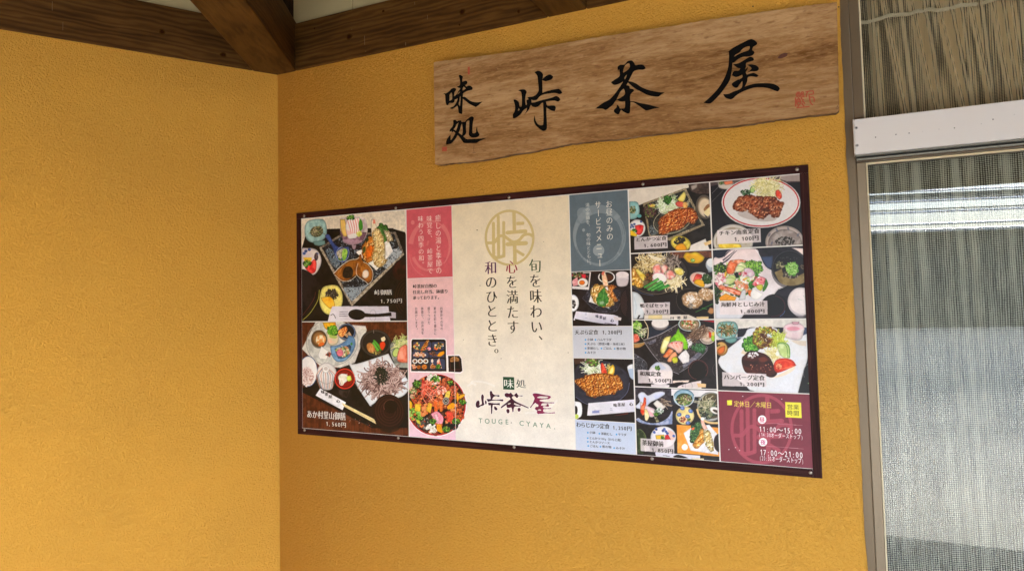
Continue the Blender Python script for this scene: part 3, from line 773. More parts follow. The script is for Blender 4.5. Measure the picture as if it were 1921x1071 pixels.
def ribbon(pts, wd):
    L1, L2 = [], []
    for i, p in enumerate(pts):
        q, r_ = pts[max(i-1, 0)], pts[min(i+1, len(pts)-1)]
        dx, dy = r_[0]-q[0], r_[1]-q[1]; l = math.hypot(dx, dy) or 1
        w2 = (wd[0]+(wd[1]-wd[0])*i/(len(pts)-1) if isinstance(wd, tuple) else wd)/2
        L1.append((p[0]-dy/l*w2, p[1]+dx/l*w2)); L2.append((p[0]+dy/l*w2, p[1]-dx/l*w2))
    return L1+L2[::-1]
def L(col, wd, s, sm=1, **kw):
    pts = nums(s)
    if sm and len(pts) > 2: pts = smooth_open(pts)
    put(fillmask([tx(*p) for p in ribbon(pts, wd)]), col, **kw)
def O(col, wd, cx, cy, rx, ry, rot=0, a0=0, a1=360, **kw):
    c, s = math.cos(R(rot)), math.sin(R(rot)); pts = []
    for i in range(41):
        a = R(a0+(a1-a0)*i/40); x, y = rx*math.cos(a), ry*math.sin(a); pts.append((cx+x*c-y*s, cy+x*s+y*c))
    put(fillmask([tx(*p) for p in ribbon(pts, wd)]), col, **kw)
def inside(reg):
    cx, cy, rx, ry = reg[:4]; rot = R(reg[4]) if len(reg) > 4 else 0
    r_ = math.sqrt(RNG.random()); a = RNG.uniform(0, 6.2832); x, y = rx*r_*math.cos(a), ry*r_*math.sin(a)
    return cx+x*math.cos(rot)-y*math.sin(rot), cy+x*math.sin(rot)+y*math.cos(rot)
def NOOD(cols, reg, n, ln, wd, curl=1., ang=None, spread=3.14):
    """strands scattered in an elliptical heap"""
    cols = cols.split()
    for _ in range(n):
        x, y = inside(reg); a = (ang if ang is not None else 0)+RNG.uniform(-spread, spread); k = RNG.uniform(-curl, curl)
        pts = []
        for i in range(6):
            pts.append((x, y)); x += ln/5*math.cos(a); y += ln/5*math.sin(a); a += k
        cl_ = RNG.choice(cols); f = tuple(fq for fq in ribbon(pts, wd*1.5))
        put(fillmask([tx(*p) for p in f]), cols[0], a=.35); put(fillmask([tx(*p) for p in ribbon(pts, wd)]), cl_)
def BLOB(cols, reg, n, s0, s1, asp=.6, wob=.25, **kw):
    cols = cols.split()
    for _ in range(n):
        x, y = inside(reg); r_ = RNG.uniform(s0, s1)
        ry, an = r_*RNG.uniform(asp, 1), RNG.uniform(0, 180); m_ = [tx(*p) for p in ellpts(x, y, r_, ry, an, 9, wob)]
        put(fillmask(m_), RNG.choice(cols), **kw)
        if r_ > 7:
            put(fillmask([(p[0]*.55+(m_[0][0]+m_[4][0])/2*.45-1.2, p[1]*.55+(m_[0][1]+m_[4][1])/2*.45-1.6) for p in m_]), 'fff6e0', a=.16)
            put(fillmask([tx(*p) for p in ribbon(ellpts(x, y, r_*.95, ry*.95, an, 10)[1:6], r_*.16)]), '100804', a=.22)
def LEAFY(reg, n=120, s=12, dark='17330f', mids='2f6a1c 4d8f2a 79b53a', hi='b9dc66'):
    BLOB(dark, reg, max(8, n//6), s*1.2, s*1.8)
    BLOB(dark+' '+mids, reg, n, s*.35, s*.9, .4); BLOB(mids+' '+hi, reg, n//2, s*.2, s*.5, .35)
def FRIED(s, base='c8742a', dark='7c3a10', light='f0b662', hi='ffe2a0', wob=5, ns=1, sm=1):
    P(dark, s, sm=sm, wob=wob+2); P(base, s, sm=sm, wob=wob, c2=dark, ns=ns, c3=light, e=.42, soft=14, sk=.35)
def BOWL(cx, cy, rx, ry, out, inn, rim=None, rot=0, th=.16, dy=0):
    E('0c0a0a', cx, cy+ry*.12, rx*1.04, ry*1.04, rot, a=.5)
    E(out, cx, cy, rx, ry, rot, soft=10, sk=.45); 
    if rim: E(rim, cx, cy, rx*.98, ry*.98, rot)
    E(inn, cx, cy+dy, rx*(1-th), ry*(1-th), rot, soft=12, sk=.5)
def BG(c, c2=None, ns=3, **kw):
    x0, y0, x1, y1 = CLIP; put((np.ones((y1-y0, x1-x0), np.float32), x0, y0, x1, y1), c, c2=c2, ns=ns, **kw)

# lettering: outlines of Blender's own font, rasterised; horizontal strokes thinned as in a Mincho face
_GL = {}
def glyph(ch):
    if ch in _GL: return _GL[ch]
    c = bpy.data.curves.new('g', 'FONT'); c.body = ch; c.resolution_u = 3
    o = bpy.data.objects.new('g', c); COL.objects.link(o)
    dg = bpy.context.evaluated_depsgraph_get(); ev = o.evaluated_get(dg); m = ev.to_mesh(); m.calc_loop_triangles()
    v = np.array([q.co[:2] for q in m.vertices], dtype=np.float64).reshape(-1, 2); t = np.array([q.vertices[:] for q in m.loop_triangles], dtype=int).reshape(-1, 3)
    ev.to_mesh_clear()
    if ch == '1':                          # the fallback face draws a bare bar: give it the flag of the printed numerals
        v = np.array([(.20, 0), (.30, 0), (.30, .69), (.20, .69), (.20, .69), (.05, .55), (.05, .47), (.20, .57)]); t = np.array([(0, 1, 2), (0, 2, 3), (4, 5, 6), (4, 6, 7)])
    bpy.data.objects.remove(o); bpy.data.curves.remove(c)
    _GL[ch] = (v, t); return _GL[ch]
def gmask(ch, wpx, hpx, serif=.0, bold=0., rot=0):
    """coverage of one character in a cell of wpx x hpx texture pixels"""
    K = 3; W_, H_ = max(2, int(round(wpx)))*K, max(2, int(round(hpx)))*K
    pad = 2*K; m = np.zeros((H_+2*pad, W_+2*pad), np.float32)
    v, t = glyph(ch)
    if len(v) == 0: return np.zeros((H_//K+4, W_//K+4), np.float32)
    u = v[:, 0].copy(); q = .86-v[:, 1]
    if ord(ch) < 256:                      # latin and digits: centre in a half-width cell
        u = (u-(u.min()+u.max())/2)+.5 if True else u
        if ch not in '.,': u = .5+(u-.5)*1.55
        else: u = .32+(u-.5)*1.5
    if rot: u, q = .5+(q-.5)*-1+.02, u.copy(); u = 1-u if False else u
    X = u*W_+pad; Y = q*H_+pad
    for a, b_, c in t:
        xa, xb, xc = X[a], X[b_], X[c]; ya, yb, yc = Y[a], Y[b_], Y[c]
        x0 = max(0, int(min(xa, xb, xc))); x1 = min(m.shape[1], int(max(xa, xb, xc))+2); y0 = max(0, int(min(ya, yb, yc))); y1 = min(m.shape[0], int(max(ya, yb, yc))+2)
        if x1 <= x0 or y1 <= y0: continue
        gx = np.arange(x0, x1)+.5; gy = (np.arange(y0, y1)+.5)[:, None]
        d1 = (xb-xa)*(gy-ya)-(yb-ya)*(gx-xa); d2 = (xc-xb)*(gy-yb)-(yc-yb)*(gx-xb); d3 = (xa-xc)*(gy-yc)-(ya-yc)*(gx-xc)
        s = ((d1 >= 0) & (d2 >= 0) & (d3 >= 0)) | ((d1 <= 0) & (d2 <= 0) & (d3 <= 0))
        m[y0:y1, x0:x1][s] = 1
    b = int(round(bold*W_))
    for i in range(b):
        m = np.maximum(m, np.roll(m, 1 if i % 2 else -1, 1))
    if serif:
        k = max(1, int(round(serif*H_)))
        e = m.copy()
        for i in range(1, k+1): e = np.minimum(e, np.roll(m, i, 0))
        m = np.maximum(e, m*.0) if k > 0 else m
    m = m.reshape(m.shape[0]//K, K, m.shape[1]//K, K).mean((1, 3))
    return m
def stamp(m, x, y, col, a=1.):
    x, y = int(round(x))-2, int(round(y))-2
    h, w_ = m.shape; x0, y0 = max(x, 0), max(y, 0); x1, y1 = min(x+w_, TX), min(y+h, TY)
    if x1 <= x0 or y1 <= y0: return
    al = (m[y0-y:y1-y, x0-x:x1-x]*a)[..., None]; IMG[y0:y1, x0:x1] = IMG[y0:y1, x0:x1]*(1-al)+hexc(col)*al
HALF = set('0123456789.,:()ABCDEFGHIJKLMNOPQRSTUVWXYZg ')
def TH_(s, x0, y0, x1, y1, col='191210', serif=.020, bold=.06, halo=None, sp=0.):
    """horizontal line of text between the left end (x0, top y0) and right end x1, bottom y1, in view coordinates"""
    a = tx(x0, (y0+y1)/2); b_ = tx(x1, (y0+y1)/2); h = tx(x0, y1)[1]-tx(x0, y0)[1]
    n = sum(.56 if ch in HALF else 1 for ch in s); cw = (b_[0]-a[0])/n
    x = a[0]; yt = a[1]-h/2
    for ch in s:
        wv = cw*(.56 if ch in HALF else 1)
        if ch != ' ':
            m = gmask(ch, wv if ch not in HALF else wv, h, serif, bold)
            if halo: 
                for dx, dy in ((-2, 0), (2, 0), (0, -2), (0, 2), (-1, -1), (1, 1), (1, -1), (-1, 1)): stamp(m, x+dx, yt+dy, halo, .8)
            stamp(m, x, yt, col)
        x += wv
def TV(s, x, y0, y1, wd, col='191210', serif=.028, bold=.01, halo=None, col0=None):
    """vertical text centred on the line from (x, y0) to (x2, y1); x may be a pair for a line that leans in the photograph"""
    xa, xb = x if isinstance(x, tuple) else (x, x)
    a = tx(xa, y0); b_ = tx(xb, y1); n = len(s); ch_h = (b_[1]-a[1])/n; xm = (a[0]+b_[0])/2
    w_ = abs(tx(xa+wd/2, y0)[0]-tx(xa-wd/2, y0)[0])
    for i, ch in enumerate(s):
        if ch == ' ': continue
        m = gmask('｜' if False else ch, w_, ch_h*.98, serif if ch != 'ー' else 0, bold, rot=1 if ch in 'ー～（）' else 0)
        ox = w_*.6 if ch in '、。' else (w_*.1 if ch in 'ュッっ' else 0); oy = -ch_h*.55 if ch in '、。' else 0
        if halo:
            for dx, dy in ((-2, 0), (2, 0), (0, -2), (0, 2), (-1, -1), (1, 1), (1, -1), (-1, 1)): stamp(m, xm-w_/2+ox+dx, a[1]+i*ch_h+oy+dy, halo, .8)
        stamp(m, xm-w_/2+ox, a[1]+i*ch_h+oy, col0 if col0 and i == 0 else col)

def TR(s, x0, y0, x1, y1, h, col='1a1616'):
    """brush-like writing stepping along a slanted line (upper left of the first cell to that of the last)"""
    n = len(s)
    for i, ch in enumerate(s):
        if ch == ' ': continue
        f = i/max(1, n-1); a = tx(x0+(x1-x0)*f, y0+(y1-y0)*f); b_ = tx(x0+(x1-x0)*f+h, y0+(y1-y0)*f+h)
        stamp(gmask(ch, abs(b_[0]-a[0]), abs(b_[1]-a[1]), .02, .07), a[0], a[1], col)
G1, G2, G3, G4 = .0235, .5045, .5080, .6935      # column edges of the layout, metres
CR0, CR1 = .6950, 1.1225
BL0, BL1, A0, A1, B0, B1 = 1.1245, 1.3140, 1.3175, 1.5555, 1.5590, 1.7985
RB, RT = .0240, .8190
def RECT(col, x0, x1, z0, z1, **kw):
    C(x0, x1, z0, z1); BG(col, **kw)
Z1 = (550, 380, 4.6565); Z2 = (550, 595, 4.6565); Z3 = (755, 380, 4.87); Z4 = (755, 560, 3.967); Z5 = (860, 370, 4.6565); Z6 = (860, 600, 4.284)
Z7 = (1060, 350, 4.12); Z8 = (1060, 600, 4.12)
PNL = {}
def panel(name, x0, x1, z0, z1, label=None):
    PNL.setdefault(name, []).append((x0, x1, z0, z1, label)); C(x0, x1, z0, z1)

# --- left photograph, top: big black slate plate with tempura
panel('food_photo', G1, G2, .4265, RT, 'photo of a black slate plate with tempura, brown leaf dishes and a blue spoon')
V(*Z1); BG('15100f', '221a1c', 3)
P('e3d6c0', '60 120 1010 40 1010 330 985 260 880 230 600 225 300 232 130 240 85 400 60 400', 0, n=.05)
P('1a1517', '300 232 880 226 960 300 1010 520 1010 1040 60 1040 84 400 130 250', 0, c2='0d0a0c', ns=3)
P('8f8374', '236 395 440 268 905 258 978 452 520 902 500 880', 0, c2='5a5047', ns=1); P('c8bda8', '236 395 250 385 515 872 972 440 978 455 522 905', 0, c2='8a7d6a', ns=1)
P('15161a', '262 398 450 285 890 275 955 450 520 860', 0, c2='2a2e36', ns=2, c3='7d8a96')
P('5b6f7f', '290 420 330 400 400 480 420 560 360 560', c2='1b1d22', ns=1, th=.1, c3='b8c6d0'); P('93a2ae', '440 740 600 735 690 690 560 830 520 860 470 800', c2='2a3038', ns=1, th=.2, c3='dfe6ea'); P('a9b4bc', '840 430 930 400 955 450 820 580 790 560', c2='30363e', ns=1, th=.1, c3='e2e8ea')
P('8fb9b8', '108 240 130 170 200 146 270 150 300 200 298 290 250 340 180 352 125 320', soft=16, sk=.35, c2='a9cfcb', ns=3); P('6f9895', '185 340 285 330 290 365 240 380 195 370', soft=8)
E('35402a', 215, 255, 58, 48, -15, c2='7a7a5a', ns=1); NOOD('b9ab86 5e5138 8f9a56', (215, 250, 45, 32), 26, 40, 4, .5)
P('e8dcd8', '413 160 430 140 520 120 620 130 650 180 655 270 600 350 480 340 430 290', a=.9, c2='b8a4aa', ns=3); P('7a5568', '415 250 650 262 620 330 560 365 470 350 430 300', soft=14, c2='a98294', ns=2)
P('caa6b8', '440 320 610 330 600 352 520 372 450 350', a=.7); P('2a1d24', '505 372 600 372 580 410 520 410', 1); P('a58a95', '520 372 560 372 550 405 530 405')
P('f2c86a', '418 150 460 145 485 280 450 300 425 240', soft=10); P('f6efe9', '480 150 590 130 600 230 570 300 500 320 470 260', c2='ecc6c0', ns=3, soft=8)
for i in range(5): L('e79a98', 7, f'{485+i*22} {160-i*4} {505+i*20} 225 {515+i*14} 270'); L('fbf3ee', 6, f'{494+i*22} {158-i*4} {514+i*20} 222 {524+i*14} 268')
LEAFY((510, 130, 30, 18), 40, 9); P('3f8a2a', '590 140 612 170 615 230 590 250 580 200'); P('c9cf4a', '565 260 600 250 610 280 580 304 562 285', c2='e8e68a')
P('f0ece8', '480 290 540 270 560 310 500 318', a=.8)
P('2e4584', '288 300 300 280 325 285 360 350 410 390 480 385 500 400 495 470 460 520 420 520 380 480 355 400 320 340', soft=9, c2='40589c', ns=3); O('c9cfe0', 3, 440, 450, 56, 66, 20, -60, 250)
P('c9c3ae', '392 430 450 395 470 420 420 500 400 480', c2='8a8468', ns=1); P('77b13a', '440 420 470 402 484 430 470 490 445 510 436 470', c2='a9d35a', ns=2); P('5a7a2a', '400 480 440 500 430 512 405 500')
P('f2efe9', '565 425 840 330 880 425 735 595 700 560 560 440', 0, n=.04)
P('e8dcc0', '690 150 716 150 735 200 760 260 810 340 810 500 770 540 720 440 690 250', c2='f6ead0', ns=2, soft=10); P('e98a72', '706 150 722 152 728 186 705 186')
LEAFY((790, 270, 45, 75, -10), 150, 17, '1c3c14', '2f5f1f 3f7a2a', '6fa04a'); FRIED('800 240 850 260 880 330 840 345 815 300', 'efe0b8', 'b9a070', 'fff6da')
FRIED('610 410 640 330 690 295 730 320 735 420 710 500 650 530 615 480', 'd98a32', '8a4a18', 'f7c878', ns=2)
P('e06a1c', '650 400 690 370 705 410 690 470 655 505 640 450', n=.2, ns=2, soft=8); P('3d4a1c', '618 400 640 380 640 420 620 450'); P('24301a', '640 320 662 305 668 330 645 350')
FRIED('715 240 760 230 800 330 805 480 830 500 790 560 740 560 700 490 720 400 700 300', 'e9cf90', 'b98f4a', 'fff3cc', ns=2)
P('7d4515', '362 622 420 560 500 505 560 495 590 455 605 460 610 500 660 540 700 590 700 670 665 710 600 660 555 640 480 685 410 680', soft=14, sk=.5, c2='a8641f', ns=3)
L('f0e6d6', 5, '362 622 420 560 500 505 560 495 585 480'); L('efe4d4', 4, '575 530 560 590 570 640 640 690 668 712 700 670 702 600 660 540 620 520'); L('efe4d4', 4, '370 630 430 680 500 684 560 640')
P('1d1612', '440 640 455 575 500 558 530 590 522 648 470 662', c2='33271d', ns=2); E('f0dcc8', 640, 625, 30, 38, 12, soft=8); P('8a4c18', '590 458 606 462 606 520 590 525')
for q in ('420 600 440 560 470 540', '600 560 610 600 620 640', '390 640 410 600'): L('c98a3e', 5, q, a=.7)
P('e9dfda', '60 420 140 398 215 415 255 490 240 570 180 635 60 600', soft=12, c2='d8ccd0', ns=3); 
for x, y in ((120, 425), (150, 412), (105, 445), (215, 450), (205, 480)): E('4a5f9c', x, y, 15, 13, 0, n=.3)
P('d8262a', '110 570 190 495 212 520 205 600 160 620', soft=8, c2='ef5148', ns=3); P('f0c13a', '95 480 170 480 165 510 110 520'); LEAFY((130, 530, 30, 28), 40, 10); E('3a2c30', 210, 475, 18, 34, 0, c2='6d5a60', ns=1)
P('100c0e', '60 580 120 590 205 660 215 760 180 870 90 1010 60 1020', c2='1f1a1e', ns=4); L('7a3434', 3, '205 780 190 840 140 920 90 985'); L('b3b24a', 5, '237 760 225 850 160 960 90 1028')
P('efe07a', '245 800 270 740 340 720 400 730 436 790 438 880 400 960 330 982 270 950 240 880', soft=14, sk=.3, n=.05)
for i in range(10):
    a = i/10*6.28; L('d8c455', 3, f'{340+48*math.cos(a):.0f} {850+70*math.sin(a):.0f} {340+92*math.cos(a):.0f} {850+122*math.sin(a):.0f}', 0, a=.6)
BLOB('1b1512 3a322c 262019 55504a', (345, 805, 52, 48), 90, 6, 14); P('f3a91c', '250 830 330 820 370 870 372 930 320 920 270 870', soft=8, c2='ffc840', ns=3)
P('e6e0e8', '310 1040 330 960 350 905 840 905 858 1036', 0, gr=('cfcad8', 'x')); P('b9b2bc', '840 950 905 960 905 1010 845 1005', 0)
for i in range(3): L('4a444c', 5, f'412 {955+i*18} 486 {952+i*18}', 0, a=.7)
O('a9a2b0', 3, 705, 985, 28, 50); L('3c3638', 5, '335 985 360 975 380 1010'); E('131013', 565, 978, 75, 46, 4); P('131013', '600 960 720 972 865 958 868 990 720 998 610 1000'); O('3d3a40', 3, 560, 972, 52, 28, 0, 170, 320)
E('2a0f10', 945, 590, 70, 92, 10, soft=10); E('3f1515', 948, 575, 52, 66, 10, c2='1a0b0b', ns=3); E('140b0b', 1010, 830, 122, 178, 0); 
for k in range(5): O('3b2019', 5, 1012, 830, 112-k*20, 165-k*30, 0, 120, 250, a=.8)
# --- left photograph, bottom: soba set on a wooden table
panel('food_photo', G1, G2, RB, .4235, 'photo of a soba noodle set with a striped lidded cup on a wooden table')
V(*Z2); BG('4a2010', '63301a', 3)
for i in range(46):
    x = 60+i*21; L(RNG.choice(['2c120a', '5c2c17', '6e3a20', '3a190d']), RNG.uniform(2, 6), f'{x} 30 {x+RNG.uniform(-6,6)} 500 {x+RNG.uniform(-10,10)} 1040', a=.55)
P('0f0c0d', '85 620 500 380 620 180 700 120 1010 330 1010 500 1010 960 700 965 85 650', 0, c2='1a1516', ns=3)
P('d8d5cc', '85 275 205 40 640 75 652 110 548 395 420 440 240 420 130 320', 0, n=.05, soft=8, sk=.15); O('9ea09a', 6, 350, 215, 225, 205, -12); E('b9bab4', 350, 220, 215, 195, -12, c2='d4d4cc', ns=3)
for k in range(14):
    a = R(k*26); L('8b8d88', 3, f'{350+170*math.cos(a):.0f} {220+155*math.sin(a):.0f} {350+212*math.cos(a+.1):.0f} {220+190*math.sin(a+.1):.0f}', a=.7)
BOWL(235, 185, 68, 74, '6b4a25', '93683a'); P('f0e2c0', '205 190 225 155 285 160 295 205 260 245 215 225', c2='d89048', ns=2, e=.1, soft=6); E('e06a20', 255, 235, 28, 14, -20)
P('f2c12c', '265 45 380 42 385 90 330 105 290 100', soft=8, c2='e08c20', ns=3); P('e8d8b0', '300 130 400 130 405 190 390 230 340 245 310 215', a=.95, c2='efc0a0', ns=3, soft=10); LEAFY((352, 115, 44, 42), 130, 11, '2c5a12', '4f9a20 72bd2c', 'b8e05a'); P('b6cf6a', '325 150 395 165 380 185 330 175')
BOWL(478, 125, 76, 70, '2b3c58', '12161f', '54698c', 10); P('d86a2c', '405 115 470 80 482 110 445 170 410 160', c2='f0b060', ns=1, e=.2); P('9a7858', '455 150 500 125 525 165 480 175', c2='c9ab86', ns=1)
P('f2f0ea', '225 325 255 250 330 300 300 370 240 362', 0, soft=6); P('c9c6c0', '300 370 330 300 345 325 320 370', 0); BLOB('6a5040 3a2a24 a03a2a', (320, 320, 25, 22), 20, 5, 10)
P('5c88b4', '332 250 400 240 470 200 490 155 540 175 552 240 520 320 460 380 390 385 345 330', soft=12, c2='7ea8cc', ns=3); P('23364c', '370 275 440 262 500 235 515 270 470 350 400 360', c2='3c5a78', ns=3)
BLOB('e8dcc0 9cae5a 4a6a2a d8c8a0 c98a5a', (445, 295, 58, 46), 90, 5, 13); P('e87a8c', '388 300 410 278 440 290 445 325 420 342 395 330', soft=5, n=.06); E('3f8a3a', 518, 232, 10, 12)
BOWL(730, 225, 135, 118, '161314', '231e1d', '3a3533', 5); L('8a8484', 4, '710 110 712 140'); P('d89a5c', '650 240 680 220 720 250 722 300 690 312 660 290', soft=8, c2='b97438', ns=2); BLOB('6a5a28 a89a50 4a3a1a', (740, 300, 32, 22), 30, 6, 12)
P('4fa032', '705 205 722 198 788 275 775 292', soft=3); P('63b53e', '695 222 712 212 762 285 745 300', soft=3); P('e0401c', '765 225 800 205 815 240 790 290 770 270', soft=6); P('f0dfb8', '775 180 805 166 815 190 800 210 780 205')
P('7a8078', '855 260 890 200 1010 190 1010 440 920 430 870 350', a=.9, c2='a5a9a0', ns=2); NOOD('d8d890 a8c060 eceab0', (960, 240, 60, 48), 90, 60, 5, .6); P('c4d87a', '880 300 905 265 935 280 930 325 900 345 880 330', soft=4); O('3f7a20', 4, 906, 305, 28, 40, 20)
P('ee6a4a', '915 370 935 270 985 235 1010 260 1010 395 960 395', soft=10, c2='f79478', ns=3); P('f8b8a0', '935 300 960 290 980 360 945 370', a=.6); P('a8b0a4', '880 400 1010 400 1010 440 920 432', a=.8)
E('f1efec', 140, 470, 82, 132, 0, soft=10, sk=.2); O('2a4478', 5, 140, 470, 80, 132); E('e2d2cc', 130, 520, 62, 72, 0); BLOB('d8b8b0 b88a84 f3e6e0 c9a29a efe0dc', (128, 515, 55, 85), 240, 5, 9)
P('e6e2de', '218 470 240 420 290 394 340 405 380 450 385 500 360 560 350 620 300 634 250 610 225 540', soft=14, sk=.3)
for i in range(9): L(['c98a6e', '5d6b86', 'c98a6e', '8a8f9c'][i % 4], 6, f'{285+(i-4)*5} 440 {292+(i-4)*20} 500 {295+(i-4)*18} 560 {298+(i-4)*13} 620', a=.8)
E('f5f3ef', 294, 450, 30, 34, 0, soft=6, sk=.3); E('d0c8c2', 294, 446, 18, 18); L('8f8a8a', 3, '222 540 300 580 372 545')
P('1c1414', '380 560 540 560 500 650 480 700 430 690 400 640', c2='3c3030', ns=3); BOWL(460, 535, 92, 92, 'b8251c', '8e1712', 'd23a2c', th=.14)
P('f4efe0', '400 520 430 490 480 500 490 540 460 570 430 590 415 560', soft=4, c2='e0d8c0', ns=2); O('f8f4ea', 6, 432, 565, 18, 26); L('f8f4ea', 4, '430 495 470 500 482 490'); P('b9cf3a', '480 515 510 505 518 545 490 560 478 540', soft=3, c2='d8e66a')
P('eef0f2', '485 385 560 405 840 315 900 420 1010 545 1010 640 930 700 800 690 715 750 680 772 570 600 540 500', 1, soft=12, sk=.18, c2='dfe4ea', ns=4); P('d3d8de', '540 560 600 600 690 760 680 772 590 640', a=.6); L('ffffff', 7, '545 512 620 512', a=.8)
E('6b4b47', 790, 555, 165, 118, 5, a=.85); NOOD('5c403c a98a84 c9aca4 8f6f69 b99a92 dcc4bc', (790, 550, 165, 118, 5), 420, 90, 7, .75); NOOD('0f1410 1c241a 2a3226', (775, 510, 55, 68), 150, 22, 7, .5)
BOWL(845, 825, 138, 155, '1e0e0c', '2a1210', '351a16', -10, .04)
for k in range(9): O('4a2620' if k % 2 else '180a08', 5, 848, 815, 130-k*11, 142-k*12, -10, a=.7)
E('150908', 858, 775, 60, 62, 0); O('6b4238', 5, 858, 775, 58, 58, 0, 150, 300)
P('efeef2', '205 680 245 618 470 740 440 808', 0, n=.03); 
TR('味茶屋 心', 250, 632, 385, 712, 34)
L('8f8c98', 3, '320 735 410 780', 0, a=.6); P('ead79e', '432 745 470 760 715 885 735 930 455 778', 0, n=.05); L('c4ab6a', 3, '445 765 720 905', 0)
L('5c5658', 3, '475 870 700 950', 0, a=.7); BLOB('c9402a d0c8c0', (640, 900, 150, 40), 8, 2, 5)
# --- pink column
panel('text_panel', G3, G4, .5750, RT, 'rose pink panel with three columns of white writing')
V(*Z3); BG('cf5b66', n=.03)
O('dc7f80', (10, 44), 262, 400, 178, 228, 4, -50, -178, a=.75); O('dc7f80', (40, 8), 262, 400, 178, 228, 4, -60, 40, a=.8); O('dc7f80', (6, 30), 262, 400, 170, 220, 4, 40, 150, a=.75); E('dc8082', 102, 184, 17, 20, a=.9)
L('dc7f80', 6, '70 470 90 560 140 630 200 668', a=.7); L('dc7f80', 16, '235 395 245 350', a=.6)
TV('癒しの湯と季節の', (330, 342), 112, 655, 55, 'f6e6dc', .02, .0); TV('味覚を、 峠茶屋で', (252, 262), 120, 655, 54, 'f6e6dc', .02, .0); TV('味わう四季の和。', (175, 180), 122, 598, 52, 'f6e6dc', .02, .0)
panel('text_panel', G3, G4, RB, .5735, 'pale pink panel with black writing above a lunch box and a round party platter')
BG('e9bcbc', gr=('eecbdc', 'y'), n=.02)
V(*Z3); TH_('峠茶屋自慢の', 103, 748, 325, 785); TH_('仕出し弁当、鉢盛り', 103, 800, 425, 838); TH_('承っております。', 103, 852, 362, 890)
V(*Z4)
for s, x, y1 in (('四季折々の旬の', 297, 235), ('素材を彩り豊かに', 249, 272), ('盛りつけた', 203, 192), ('鉢盛り、お弁当を', 155, 268), ('お届けします。', 110, 245)): TV(s, x, 62, y1, 20, '3a2a2c', .0, .0)
C(G3, CR1, RB, .5735)

# --- cream centre panel
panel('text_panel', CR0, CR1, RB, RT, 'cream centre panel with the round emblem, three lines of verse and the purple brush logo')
BG('e6d7b8', gr=('f0ebe2', 'y'), n=.025, ns=4)  # warm light at the top is put into the print as yellower cream
rr = random.Random(4)
V(860, 370, 1)
for _ in range(1400):
    x, y = rr.uniform(-5, 222), rr.uniform(0, 475); a = rr.uniform(0, 3.14); l = rr.uniform(.4, 1.5)
    L(rr.choice(['b09a70', 'c9b48c', 'f2e8d0', 'a8906a']), rr.uniform(.25, .5), (x, y, x+l*math.cos(a), y+l*math.sin(a)), 0, a=.45)
for x, y, s in ((36.5, 62, 1.1), (161, 84, .6), (42, 165.6, .8), (81.6, 302, .7), (207, 291, .8), (11, 267, .6), (100.5, 422, .9)): E('5c4a30', x, y, s, s)
def emblem(view, col, sc=1, dx=0, dy=0, **kw):
    V(*view)
    f = lambda s: ' '.join(str(dx+sc*q if i % 2 == 0 else dy+sc*q) for i, q in enumerate(float(z) for z in s.split()))
    segs = [(52, '242 310 246 850'), (52, '322 175 330 860'), (50, '414 295 418 840'), (58, '585 110 592 450'), (56, '625 312 730 306'), (62, '470 462 780 438'),
            (50, '140 632 250 628 300 570 350 520 420 520 490 570 560 615 620 612 680 580 740 510 800 490 860 495 905 530'), (70, '475 655 790 636'), (62, '596 640 602 980'), (50, '620 760 735 830'), (54, '235 850 300 880 418 850')]
    for w_, s in segs: L(col, w_*sc, f(s), **kw)
    for x, y, r_ in ((242, 306, 26), (414, 293, 25), (732, 306, 28), (475, 463, 31), (780, 440, 31), (478, 655, 34), (788, 636, 32), (737, 830, 27), (418, 850, 26), (245, 855, 26)): E(col, dx+sc*x, dy+sc*y, r_*sc, r_*sc, **kw)
    P(col, f('520 600 680 600 640 660 560 660'), **kw)
    O(col, 40*sc, dx+512*sc, dy+548*sc, 398*sc, 450*sc, **kw)
emblem((900, 385, 8.925), 'd0bb80')
V(*Z5)
TV('旬を味わい、', (655, 712), 535, 1330, 112, '14100e', .034, .03, 'efe2c6', '24401c'); TV('心を満たす', (462, 492), 545, 1200, 108, '14100e', .034, .03, 'efe2c6', '8c1022'); TV('和のひととき。', (268, 330), 555, 1440, 108, '14100e', .034, .03, 'efe2c6', '4a1648')
V(*Z6)
P('1d4a30', '365 455 453 458 455 558 366 555', 0); TH_('味', 368, 468, 452, 545, 'f4f4ec', .02, .03); TH_('処', 468, 472, 550, 545, '20302a', .02, .01)
for q in ('150 520 110 500 140 490 220 500 300 530', '80 530 120 500', '600 715 700 735 800 640', '540 745 640 742'): L('f8f6f2', 16, q, a=.45)
V(885, 725, 11.642)
